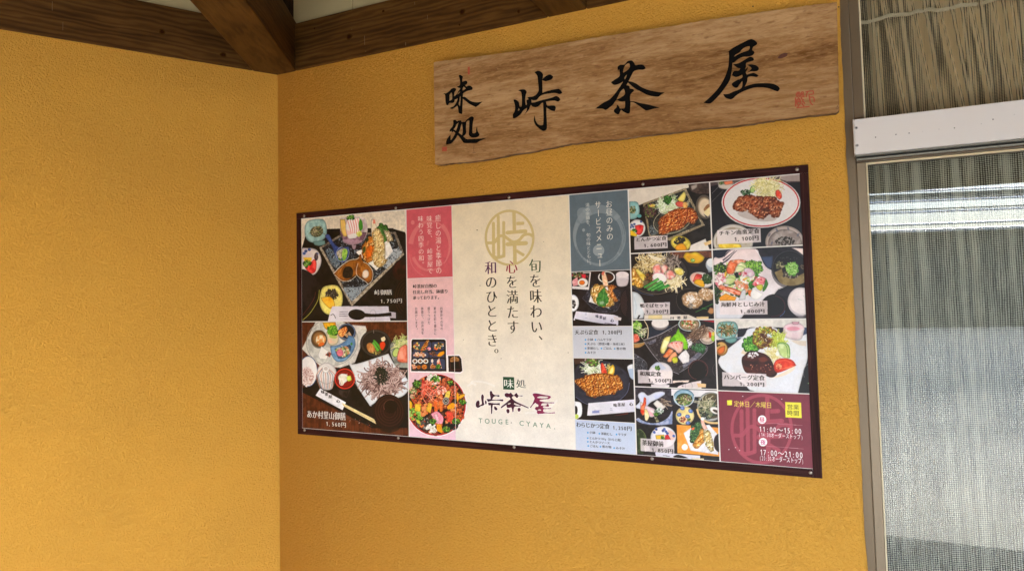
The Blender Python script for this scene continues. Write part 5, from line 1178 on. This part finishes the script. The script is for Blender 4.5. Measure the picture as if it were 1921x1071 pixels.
P('f06a34', '235 380 270 260 330 235 400 270 370 330 330 420 260 420', soft=10, c2='f89868', ns=2); P('ee7a48', '300 250 380 225 500 240 480 270 380 290', soft=6, c2='fcc0a0', ns=2)
P('d8e0a0', '355 360 380 310 430 265 480 270 515 330 440 390 360 400', soft=6, c2='eef0c8', ns=3); L('4a9a2a', 5, '380 310 440 320 490 345'); L('4a9a2a', 5, '430 268 480 290 512 332'); P('e0e6b4', '220 560 230 480 290 435 350 440 362 500 300 560', soft=6, c2='c8d88a', ns=3); L('5a9a34', 5, '235 480 310 470 362 500')
P('ecdfe4', '470 350 540 340 600 380 615 430 560 470 490 430', soft=6, c2='d8b8c8', ns=2); BLOB('e05a70 f4c0cc c83a54', (460, 420, 60, 26), 30, 6, 14); P('14141c', '335 415 380 395 410 470 370 475', 0); P('f0cc4a', '395 530 500 465 528 480 410 545', 0, soft=3); P('e8b83a', '180 520 215 400 245 380 240 440 200 540', soft=4)
BLOB('f0dce0 e0788a f8f0ee c89aa4', (150, 500, 70, 90), 90, 10, 22); BLOB('f8f4f0 f0b090 e88a58', (440, 560, 110, 60), 60, 10, 22)
P('ea6a3c', '130 600 160 565 250 590 360 620 440 660 430 710 340 700 220 650 150 630', soft=8, c2='f4a888', ns=2); L('fbe0d0', 7, '260 620 420 680'); L('fbe0d0', 7, '250 650 350 700'); E('101010', 230, 590, 9, 8); E('101010', 368, 702, 8, 8); E('101010', 345, 660, 5, 5); L('d85a30', 4, '150 600 200 660 140 690'); P('e87a44', '480 560 520 550 530 640 480 700', soft=4, c2='f4b890', ns=2); P('ee7a2c', '520 640 570 635 635 690 600 725 540 710', soft=5); P('d8d8dc', '450 640 500 640 490 760 400 770', soft=5)
P('f4a422', '145 730 230 680 300 710 375 730 350 778 145 778', 0, soft=5); L('c87c10', 5, '245 740 245 778', 0); L('c87c10', 5, '300 712 250 745', 0); P('f8f6f4', '560 680 600 610 660 650 735 690 660 760 580 750', soft=6, sk=.15)
P('3f8a2a', '530 570 560 520 610 480 640 400 660 440 620 540 560 620', wob=5, c2='2c6a1c', ns=1); P('3c7a28', '730 590 770 480 795 550 760 630 720 665', soft=4, wob=4); P('e84a5c', '580 560 620 490 680 450 765 480 740 560 690 590 620 590', soft=6, c2='f4a8a8', ns=2); BLOB('ffffff c81c34', (640, 500, 60, 50), 16, 6, 14); P('e0d84a', '630 580 700 560 730 590 700 650 650 620', soft=4, c2='c0c02c', ns=1)
BOWL(1085, 340, 240, 238, '100e10', '17151a', '3a3840', 0, .07); P('a8925c', '880 400 980 350 1000 420 1100 480 1290 400 1290 520 1180 572 1050 575 950 530', 1, a=.85, c2='8a7444', ns=3); BLOB('3a332c 5a5046 2a2420 8a7f6c', (1100, 430, 100, 50), 60, 10, 22); BLOB('5a5c3c 9a9468 2c2a1c', (950, 305, 60, 46), 40, 8, 18); BLOB('5a4a38 2a2018', (1250, 330, 30, 30), 20, 6, 14); LEAFY((1115, 350, 80, 78), 220, 17, '4a8a2a', '7ab84a a0d468', 'dcf4b0')
for _ in range(12): E('b8b4ac', 940+RNG.uniform(0, 260), 190+RNG.uniform(0, 40), 5, 2.5, RNG.uniform(0, 90), a=.7)
P('ead8d4', '1100 70 1270 80 1275 180 1180 110', 0, soft=4); E('ece2e2', 1230, 790, 175, 190, 0, soft=12, sk=.2); P('b8b0b8', '1070 800 1120 900 1220 960 1310 985 1200 1000 1090 900', a=.6); L('a8bcb4', 5, '1190 755 1250 770'); L('a8bcb4', 5, '1265 710 1285 740')
E('120f12', 880, 850, 180, 160, 0); O('4a1c22', 9, 860, 850, 160, 140, 0, -80, 100); L('4a5c8c', 8, '950 990 1000 950 1020 910')
tagbox('145 782 785 778 788 962 150 965'); TH_('海鮮丼としじみ汁', 160, 800, 755, 864); TH_('1,800円', 412, 890, 752, 948)
panel('food_photo', A0, A1, .2265, .4225, 'photo of sashimi with a green leaf on a square dark plate')
V(*VA3); BG('131012', '1e191c', 3); P('24344a', '310 170 640 150 560 230 310 330', 0, a=.7); P('b82a3a', '1040 80 1225 84 1225 110 1150 96', 0)
P('17130f', '90 80 255 80 305 180 300 330 200 430 100 400', 1); L('e8d8b0', 12, '255 80 305 180 300 320 240 390 105 405'); P('b98a4c', '105 405 240 390 300 320 290 380 200 450 110 460', 1, soft=6); LEAFY((150, 150, 60, 56), 80, 22, '4a8a2a', '8ac83a b0dc5a', 'e0f4a0'); P('2c6a24', '95 190 140 200 250 300 220 310 100 240', soft=5); P('e84a34', '98 270 160 260 195 340 150 380 100 390', soft=6, c2='f4846a', ns=2); NOOD('f4f0d8 d8e4a0', (215, 240, 50, 50), 30, 60, 6, .4)
E('d8cfcc', 475, 125, 120, 88, 0, soft=8, sk=.2); P('3c3438', '365 140 590 140 560 215 500 225 400 215', a=.45); E('efe8e4', 475, 112, 118, 72)
P('3f3a3c', '240 350 450 280 600 200 730 120 800 180 870 240 1000 330 1140 380 1130 490 1040 590 900 700 740 800 735 830 560 740 400 580 300 470', 1, soft=8, c2='2c282a', ns=2, c3='6c666a'); P('2a2426', '290 370 470 310 610 230 730 165 850 260 1010 370 1090 420 1040 520 880 650 740 730 560 650 410 520', 1, c2='3a3235', ns=1, c3='5a5254'); P('8a92b4', '300 380 420 330 410 380 330 420', a=.4, c2='c0c8e0', ns=1); P('9aa0c0', '900 600 1020 500 1100 470 1000 600 800 740 780 700', a=.45, c2='d0d4e8', ns=1)
L('d8d4dc', 7, '240 352 450 282 600 202 735 122', a=.9); L('b8b4c0', 7, '250 370 400 580 560 740 735 820', a=.8); L('c8c4d0', 6, '740 800 900 700 1040 590 1130 490', a=.7)
BOWL(880, 130, 155, 100, '9cccca', 'b89c7c', 'd8eeec', 0, .1); BLOB('4a8a2c e07a34 f0dcb8 b03a24 8a6a40', (875, 130, 100, 56), 110, 8, 20)
BOWL(1130, 290, 120, 120, 'cbb8ac', 'd8c4b4', 'eadcd0', 0, .1); BLOB('f0dcc8 e8c8b0 c8a888', (1110, 270, 66, 60), 40, 10, 22); P('e04a20', '1140 235 1180 240 1185 320 1155 325', soft=4); P('a8d83a', '1180 300 1228 270 1228 370 1190 360', soft=4); P('f0d84a', '1190 250 1225 235 1225 290 1195 290')
NOOD('4a3428 8a6c54 b8987c 6a4c3a', (960, 290, 150, 70, -25), 130, 90, 5, .2, -.7, .6); NOOD('ffffff e8e8e8', (880, 390, 40, 40), 50, 40, 4, .8)
P('7ac81c', '730 185 750 240 800 290 850 380 858 470 820 480 700 440 610 380 640 310 690 260', soft=6, wob=5, c2='9ae02c', ns=3); P('4a9a14', '610 380 650 310 690 330 700 440 640 420', a=.6); L('c8f070', 3, '735 210 760 300 800 400')
P('f3ea8a', '625 295 600 390 530 540 495 530 482 470 520 350 560 310', soft=8, c2='f8f4b8', ns=3); L('d8c83a', 6, '622 300 560 312 520 352 484 470 492 530')
P('efc4b0', '570 440 600 390 700 360 780 375 798 420 780 500 730 540 660 480', soft=8, c2='e8a898', ns=3); 
for q in ('640 380 690 450 710 520', '690 368 740 440 760 510', '610 410 660 460'): L('f8ece4', 12, q, a=.8); L('d87a74', 4, q, a=.6)
for x in (640, 700, 770): E('c83a40', x, 390, 12, 9)
P('f07a3c', '510 580 600 460 660 490 655 510 575 595', soft=6, c2='f8a878', ns=3); P('ee7034', '575 625 640 530 690 510 715 570 650 600 630 650 585 655', soft=6, c2='f8a878', ns=3); P('f6f2f2', '720 585 770 525 830 482 880 560 875 650 790 678', 0, soft=6, sk=.15); 
for k in range(5): L('dcd4d6', 3, f'{745+k*24} {565-k*18} {790+k*18} {672-k*6}', 0, a=.8)
P('d8d83c', '640 600 690 582 718 610 710 660 665 670 642 640', soft=5, c2='b8b824', ns=1); LEAFY((1010, 460, 90, 56), 60, 22, '1c4a24', '2a6a38', '5a9a6a')
P('3f4048', '105 540 125 535 275 650 290 780 105 800', 0, c2='26262c', ns=1, c3='7a7c88'); L('7c808c', 5, '110 538 275 650 290 760'); E('0d0a0b', 1000, 760, 136, 136); O('8a4a40', 7, 1000, 760, 134, 134, 0, 100, 400, a=.8); O('5a2a2a', 5, 1005, 740, 108, 100, 0, 180, 380); O('6a5a58', 4, 1260, 760, 60, 90, 0, 120, 240)
E('e9e2e6', 480, 820, 170, 165, 0, soft=10, sk=.2); P('c0cce8', '350 720 440 650 560 740 480 760', a=.6); LEAFY((440, 735, 36, 30), 40, 10); P('f4eecc', '500 780 640 780 640 900 520 920', a=.6)
P('efdcd0', '650 910 880 905 860 935 650 945', 0); P('e9dcdc', '730 985 900 935 1040 910 1050 1030 720 1030', 1); P('f0c890', '980 945 1110 955 1105 1005 1000 1000', 0); O('7a6a72', 3, 870, 985, 50, 52); L('3a2c34', 5, '770 985 800 980'); L('3a2c34', 5, '785 975 790 1000'); P('120f12', '600 990 680 940 800 930 740 970 690 1010', 1); P('d8d0d4', '350 960 600 970 580 1005 370 1000', 1)
tagbox('165 760 640 775 645 950 170 945'); TH_('和風定食', 192, 778, 490, 848); TH_('1,500円', 300, 872, 628, 935)
panel('food_photo', B0, B1, .2235, .4225, 'photo of a hamburg steak in dark sauce with tomato and cucumber on a white plate')
V(*VB3); BG('161316', '221c20', 3); P('e3dfd8', '40 60 1240 60 1240 165 490 165 400 300 40 330', 0, n=.03); P('1b1a24', '330 185 500 170 440 270 340 300', 0); P('191620', '800 165 920 170 940 270 830 210', 0); P('3c4a6a', '1190 165 1240 165 1240 280 1170 260', 0); P('6a84b0', '70 300 430 280 300 360 200 330', a=.5)
P('eef0f4', '90 590 180 470 330 350 430 260 500 175 800 165 900 240 1010 290 1110 320 1200 260 1245 280 1245 560 1190 740 1120 1015 560 990 430 900 220 760 130 690', 1, soft=8, sk=.12, c2='e4e8f0', ns=4); P('e0c8a8', '1020 330 1225 340 1225 405 1130 390', a=.55); P('e8cc9c', '385 500 420 430 470 470 440 520', a=.6); P('f4dcb8', '830 790 960 730 1090 640 1060 720 900 800 740 815', a=.7)
P('86bcb8', '60 200 90 110 160 88 290 90 335 130 345 200 300 300 200 320 100 290 60 240', soft=14, sk=.35, c2='a0d0ca', ns=3); P('6fa5a0', '170 310 330 290 325 340 260 370 190 350', soft=8); NOOD('2c2c1c 6a7a3c b8a878 d8804a 4a5a2a', (195, 190, 85, 46), 90, 70, 7, .4)
E('a87a34', 130, 440, 84, 92, 0, soft=8); E('d8aa5c', 128, 430, 72, 74); P('e8782c', '75 470 110 420 180 400 170 480 110 520', soft=8); BLOB('2a2a14 5a5a20', (85, 395, 24, 18), 16, 5, 10)
P('f0d8de', '935 160 1000 110 1120 100 1200 160 1195 220 1160 320 1060 325 940 280', soft=14, sk=.25, c2='f6e6e6', ns=3); E('f4d4dc', 1068, 165, 132, 52, 0, soft=5, sk=.2); E('e88aa0', 1060, 180, 84, 26, 0, a=.7); P('eab0c0', '1040 92 1140 90 1120 125 1055 125', soft=6); L('f8eef0', 6, '935 175 1000 212 1100 218 1200 180')
LEAFY((520, 390, 95, 100), 190, 24, '1f5a14', '4a9a24 6ac03a', 'a8e85c'); LEAFY((690, 290, 150, 130), 330, 24, '6a3c14', 'a89a2c d8c83a 7a5a1c 5a8a24', 'f0e86a'); LEAFY((690, 330, 90, 90), 60, 20, '4a2414', '8a5a1c', 'f8f4c0'); BLOB('e8f0f4 c8d8e8', (760, 270, 40, 26), 20, 6, 14)
NOOD('a8b83c e4f07a d0e050', (880, 340, 60, 90), 120, 90, 6, .5); NOOD('c8b868 f4f0c8 e8e0a0', (800, 510, 80, 70), 150, 70, 5, .6)
P('c4dc8a', '850 400 880 362 950 365 1000 400 1015 480 1010 560 960 565 890 520', soft=8, sk=.25, c2='dcecb0', ns=3); L('4a9a1c', 9, '852 390 880 362 950 365 1000 402 1015 480 1012 560'); L('3f8a1c', 6, '870 375 930 375 975 420 990 555'); E('f0f4e8', 855, 505, 26, 30)
P('4a1a12', '395 560 430 520 480 475 560 465 640 490 700 510 760 560 800 640 850 740 830 790 760 810 640 760 520 765 440 740 400 650', 1, soft=14, sk=.3, c2='2c0d0a', ns=3); P('6a2c1c', '400 640 450 740 520 765 640 762 500 700', a=.5)
P('7a3420', '600 560 680 540 740 580 690 615 630 610', a=.8, soft=6); BLOB('e8eaf0 ffffff c8b8b4', (545, 520, 62, 34), 34, 5, 16, .35, .5); BLOB('c8785a 9a4a34', (640, 680, 150, 60), 26, 4, 11, .4); BLOB('d8c8c8', (500, 560, 50, 20), 10, 3, 8, .4)
P('dc3018', '808 690 815 620 860 575 960 562 1050 590 1098 655 1020 690 900 740 840 745', 1, soft=10, sk=.25, c2='ee5030', ns=3); E('b82410', 875, 665, 40, 44, 20, c2='f0a070', ns=1); L('f48058', 5, '870 600 960 590 1040 625', a=.8); P('f88a64', '900 700 1020 665 1090 655 1000 695', a=.6)
P('0f0d0f', '1245 640 1190 760 1125 1015 1290 1020 1290 620', 0); O('8a8c90', 5, 1290, 750, 100, 120, 0, 150, 270); BLOB('5a7a4a', (1265, 890, 12, 24), 6, 4, 9); P('1a1618', '60 560 130 700 240 770 60 800', 0, a=.9)
tagbox('140 740 710 765 712 932 142 922'); TH_('ハンバーグ定食', 160, 768, 690, 840); TH_('1,200円', 355, 862, 688, 924)
panel('food_photo', A0, A1, RB, .2235, 'photo of a sashimi and tempura set with a round yellow cup and an orange sheet')
V(*VA4); BG('121013', '1e1b20', 3); P('ebe9ec', '570 60 1200 90 1190 160 900 170 570 150', 0); P('2a3850', '580 180 920 190 900 260 590 270', 0, a=.6)
P('2a2730', '85 45 570 65 590 540 400 555 200 540 95 480', 1, c2='3d3944', ns=2); P('8fa4d4', '95 470 180 520 400 545 585 530 590 350 540 400 480 460 300 500 150 450', 1, a=.85, c2='c4d0f0', ns=2); E('171417', 330, 330, 245, 190, 0, c2='24202a', ns=3)
P('dfe4f4', '125 150 160 110 210 110 260 150 350 110 440 95 485 110 480 140 400 190 300 240 250 290 200 330 110 320 90 290 150 230', 1, soft=10, sk=.15, c2='c8d0ec', ns=3); P('ece6e0', '330 260 380 210 480 270 500 300 450 340 400 330', soft=8, sk=.2, c2='d8d0c8', ns=3); NOOD('8a7868 b8a48c 5a4a40', (450, 230, 90, 40, 25), 26, 80, 6, .2, .5, .4)
P('f4ece8', '160 230 260 290 360 340 350 420 300 440 240 400 160 330', soft=8, c2='e8c8d0', ns=2); P('f0a8b4', '230 340 300 370 350 400 320 430 250 390', a=.7); P('e8401c', '205 175 232 185 235 270 215 330 240 390 190 420 160 370 165 300 195 250', soft=7, c2='f48a5c', ns=2); P('f2d890', '210 330 245 335 280 420 250 490 220 470', soft=5, c2='f8ecc0', ns=3)
BLOB('e8f0ee b8d0c0 5a7a64', (410, 355, 56, 36), 36, 8, 20); LEAFY((370, 400, 34, 22), 30, 10); P('b8b090', '340 430 380 440 410 500 370 510', c2='5a5a3c', ns=1)
E('5c98c0', 740, 180, 142, 115, 0, soft=14, c2='8cc8dc', ns=4); E('e8eef2', 740, 190, 138, 112, 0, a=.4); E('3c5a3c', 745, 200, 110, 82, 0, soft=10); BLOB('4a7a2c 8ab04a e8e0c8 5a3c2c 2c3c1c c8b890', (745, 210, 90, 60), 120, 8, 20); NOOD('d8c8a0 5a2c20 8aa85a', (745, 200, 80, 40), 30, 60, 6, .5); L('f4f6f8', 8, '602 150 620 220 680 280 740 298 820 275 870 210 880 150')
E('1c1a1c', 1090, 320, 180, 215); E('b8bab8', 1100, 300, 185, 195, 0, soft=8); E('3c3a30', 1110, 290, 165, 170, 0, c2='5c5238', ns=3); BLOB('2c3a30 4a5a44 6a7a5a 1c2824 8a8a64', (1060, 340, 130, 120), 160, 12, 30); NOOD('b0a884 6a7450 d8d0b0', (1040, 250, 90, 60), 40, 90, 8, .5); E('f4f0ea', 1160, 350, 76, 46, 20, soft=5); E('4a3c30', 1170, 360, 48, 18, 25); L('e8c88a', 26, '915 330 950 430 1020 490 1110 515 1200 515'); L('c49a54', 8, '925 400 980 480 1080 524 1200 530')
E('e8d48a', 755, 418, 124, 122, 0, soft=12, sk=.25, c2='f4e4a0', ns=3)
for x, y in ((720, 320), (830, 358), (678, 405), (790, 430), (795, 515)): E('5c7cc4', x, y, 32, 26, RNG.uniform(-30, 30), soft=4); E('8fa8e0', x-5, y-4, 14, 10)
BLOB('a8442c e88a5c 6a2c1c f0b890', (725, 470, 48, 34), 50, 6, 14); O('5a2c1c', 3, 725, 470, 20, 16); LEAFY((810, 470, 20, 14), 14, 7)
P('ee9a34', '645 540 860 550 1210 580 1215 965 655 918', 0, c2='f4ac50', ns=3); P('f2f0f4', '735 650 865 560 1080 540 1210 690 1200 940 830 885', 0, n=.03, soft=6, sk=.12); E('fbf6f0', 752, 838, 42, 42); E('1a1014', 1215, 780, 78, 125, 0); O('5a3c44', 6, 1215, 780, 72, 118)
LEAFY((900, 640, 66, 130, 20), 200, 24, '14301a', '24502a 3a6a34', '6a9a54'); P('e8643a', '840 590 880 570 880 600 850 612'); P('f4d8cc', '965 470 1005 450 1020 520 1060 590 1010 610 980 560', soft=5, c2='f0b8a0', ns=2); E('f8f2ee', 990, 460, 26, 22)
FRIED('855 810 900 740 940 680 960 600 1000 590 1020 680 1000 780 930 850 880 845', 'f4b04c', 'd07c20', 'ffe09c', wob=5, ns=2); FRIED('1000 620 1060 600 1110 680 1130 780 1140 880 1100 900 1050 840 1010 760', 'f2e0a8', 'cfae60', 'fffbe4', wob=5, ns=2)
E('ebe9ee', 465, 705, 170, 145, 0, soft=10, sk=.2); P('e8b8a8', '520 600 600 640 620 720 560 760 540 680', a=.7)
for x, y in ((370, 600), (345, 640), (480, 600), (500, 630), (460, 620), (520, 655), (605, 690)): E('4a60a4', x, y, 20, 17, RNG.uniform(0, 90), n=.3)
P('f4c43a', '360 680 480 672 480 735 370 735', 0, soft=4); P('d81c24', '490 680 530 668 565 735 485 740', 0, soft=5); LEAFY((455, 715, 28, 22), 26, 9)
P('2a3a20', '105 600 160 600 230 680 240 760 200 930 130 930 105 800', 1, c2='4a5a34', ns=2, soft=8); O('7a8a50', 6, 130, 740, 105, 140, 0, -80, 60); P('f0f0e8', '200 800 270 790 290 880 220 900', a=.8)
P('dcdcea', '355 905 955 950 960 1000 370 980', 0); P('171216', '600 960 660 940 740 960 800 985 700 985 610 975', 1); L('3a3a44', 6, '460 950 550 960', 0); P('e8d8b0', '850 985 1010 990 1010 1010 860 1000', 0)
tagbox('160 720 610 745 612 925 162 890'); TH_('茶屋御前', 182, 738, 468, 818); TH_('1,850円', 300, 840, 600, 905)
# --- opening hours
panel('text_panel', B0, B1, RB, .2210, 'wine red panel with the opening hours in white and yellow')
V(*VHR); BG('7d2a3c', n=.02)
emblem(VHR, 'b04a5c', .8333, 105, 12, a=.85)
V(*VHR); BG('7d2a3c', a=0)
P('f2e840', '147 147 201 148 202 203 148 202', 0); TH_('定休日／木曜日', 222, 152, 645, 224, 'f4e45c', 0, .02)
P('f2e840', '792 168 970 176 978 346 798 338', 0); TH_('営業', 812, 190, 948, 250, '3a3010', .015, .0); TH_('時間', 815, 255, 950, 318, '3a3010', .015, .0)
for x, y, ch, c_ in ((536, 363, '昼', 'c01c4c'), (546, 613, '夜', 'c01c6c')): E('ffffff', x, y, 47, 47); TH_(ch, x-30, y-30, x+32, y+32, c_, .0, .02)
TH_('11:00～15:00', 496, 425, 976, 505, 'ffffff', 0, .02); TH_('(14:30オーダーストップ)', 496, 498, 988, 556, 'ffffff', 0, .015); TH_('17:00～21:00', 506, 680, 990, 768, 'ffffff', 0, .02); TH_('(20:30オーダーストップ)', 506, 752, 998, 820, 'ffffff', 0, .015)
L('c88a94', 3, '580 400 985 428', 0); L('c88a94', 3, '585 658 998 688', 0)
for x, y in ((165, 695), (240, 674), (285, 706), (320, 104), (755, 135)): E('e0c8d0', x, y, 7, 5)
# photographs are softer than drawn edges: blur them by about a millimetre
for (x0, x1, z0, z1, lab) in PNL['food_photo']:
    C(x0, x1, z0, z1); a0, b0, a1, b1 = CLIP
    IMG[b0:b1, a0:a1] *= (1+.045*NZ[4][b0:b1, a0:a1])[..., None]
    for c_ in range(3): IMG[b0:b1, a0:a1, c_] = bblur(IMG[b0:b1, a0:a1, c_], 1)*.4+IMG[b0:b1, a0:a1, c_]*.6
# captions printed on the two left photographs
C(G1, G2, .4265, RT); V(*Z1); TH_('峠御膳', 716, 762, 872, 812, 'f6f4f0', .02, .03, '0f0c10'); TH_('1,750円', 765, 838, 962, 882, 'f6f4f0', .0, .01, '0f0c10')
C(G1, G2, RB, .4235); V(*Z2); TH_('あか村里山御膳', 128, 805, 468, 878, 'f8f6f2', .02, .03, '2a140c'); TH_('1,560円', 290, 900, 472, 948, 'f8f6f2', .0, .01, '2a140c')
C(0, PW, 0, PH)
# captions of the left photographs are printed after the picture; a little printing grain over everything
IMG *= (1+.018*NZ[0][..., None]); np.clip(IMG, 0, 1, out=IMG)
# ------------------------------------------------------------------ the menu poster as built
pim = bpy.data.images.new('menu_print', TX, TY, alpha=False); pim.colorspace_settings.name = 'sRGB'
buf = np.ones((TY, TX, 4), np.float32); buf[..., :3] = IMG[::-1]
pim.pixels.foreach_set(buf.ravel()); pim.update(); pim.pack()
t = NT('printed_menu_film')
ti = t.n('ShaderNodeTexImage', Vector=t.n('ShaderNodeTexCoord').outputs['UV']); ti.image = pim; ti.interpolation = 'Linear'; ti.extension = 'EXTEND'
wv = t.noise(t.coord(), 3.5, 2, .5)
t.bsdf(Base__Color=ti.outputs[0], Roughness=.3, Specular__IOR__Level=.3, Normal=t.bump(wv, .06, .01))
M['print'] = t.m
M['sheet'] = plain('white_sheet_edge', (.80, .78, .74), .45)
def mat_border(axis):
    t = NT('dark_striped_film_'+axis)
    sc = (1, 1, 1)
    v = t.coord((.02, 1, 1) if axis == 'X' else (1, 1, .02))
    w_ = t.noise(v, 420 if axis == 'X' else 420, 2, .6); w2 = t.noise(v, 130, 2, .5)
    g = t.math('ADD', t.math('MULTIPLY', w_, .6), t.math('MULTIPLY', w2, .4))
    c = t.ramp(g, [(.36, (.012, .0026, .0024)), (.52, (.034, .0085, .0075)), (.68, (.080, .0260, .0210))])
    t.bsdf(Base__Color=c, Roughness=.5, Specular__IOR__Level=.12, Normal=t.bump(g, .25, .0012)); return t.m
M['brd_x'] = mat_border('X'); M['brd_z'] = mat_border('Z')
post = empty('menu_poster', (PX0, 0, PZ0))
tag(post, 'large menu poster of food photographs with prices, on the ochre wall under the signboard', 'poster')
def flat(name, x0, x1, z0, z1, y, th, m, edge=None, label=None, bev=.0):
    bm = bmesh.new(); fs = box(bm, x0, x1, y, y+th, z0, z1, bev=bev)
    uvl = bm.loops.layers.uv.new('UVMap')
    for f in bm.faces:
        f.normal_update(); f.material_index = 0 if f.normal.y < -.9 or abs(f.calc_center_median().y-y) < 1e-5 else 1
        for l in f.loops: l[uvl].uv = (l.vert.co.x/PW, l.vert.co.z/PH)
    bmesh.ops.recalc_face_normals(bm, faces=bm.faces)
    o = link(name, bm, [m, edge or m], post)
    if label: o['label'] = label
    return o
flat('backing_sheet', .001, PW-.001, .001, PH-.001, -.0050, .0050, M['sheet'])
bw = .0225
flat('border_strip', 0, PW, PH-bw, PH, -.0072, .0072, M['brd_x'], bev=.0006)
flat('border_strip', .0, PW-bw-.0003, 0, bw, -.0072, .0072, M['brd_x'], bev=.0006)
flat('border_strip', 0, bw, bw+.0003, PH-bw-.0003, -.0070, .0070, M['brd_z'], bev=.0006)
flat('border_strip', PW-bw, PW, .0, PH-bw-.0003, -.0070, .0070, M['brd_z'], bev=.0006)
k = 0
for name, rects in PNL.items():
    for (x0, x1, z0, z1, lab) in rects:
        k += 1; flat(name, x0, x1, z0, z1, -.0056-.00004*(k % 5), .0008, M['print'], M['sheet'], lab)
M['chrome'] = plain('polished_screw_cap', (.42, .40, .36), .28, metal=1)
for (px, py) in ((570.3, 405.4), (742.2, 390.3), (954.5, 370.4), (1206, 345.4), (1495.2, 317.8), (571, 806.5), (747, 821.2), (964.4, 838.4), (1223.4, 860), (1520.6, 886.3)):
    q = at(px, py, -.008); bm = bmesh.new(); bmesh.ops.create_uvsphere(bm, u_segments=14, v_segments=8, radius=.0052)
    for v in bm.verts: v.co.y *= .55
    bmesh.ops.translate(bm, verts=bm.verts, vec=(q.x-PX0, -.0072, q.z-PZ0)); link('screw_cap', bm, M['chrome'], post, True)
# lunch box and platter print crosses the column joint: it lies on a film cut-out of its own
def cutout(view, pts, label, y=-.0064):
    ox, oy, kk = view; P_ = [at(ox+a/kk, oy+b/kk, 0) for a, b in pts]; P_ = [(p.x-PX0, p.z-PZ0) for p in P_]
    bm = bmesh.new(); prism(bm, P_, y, y+.0006); uvl = bm.loops.layers.uv.new('UVMap')
    for f in bm.faces:
        for l in f.loops: l[uvl].uv = (l.vert.co.x/PW, l.vert.co.z/PH)
    o = link('food_photo', bm, M['print'], post); o['label'] = label
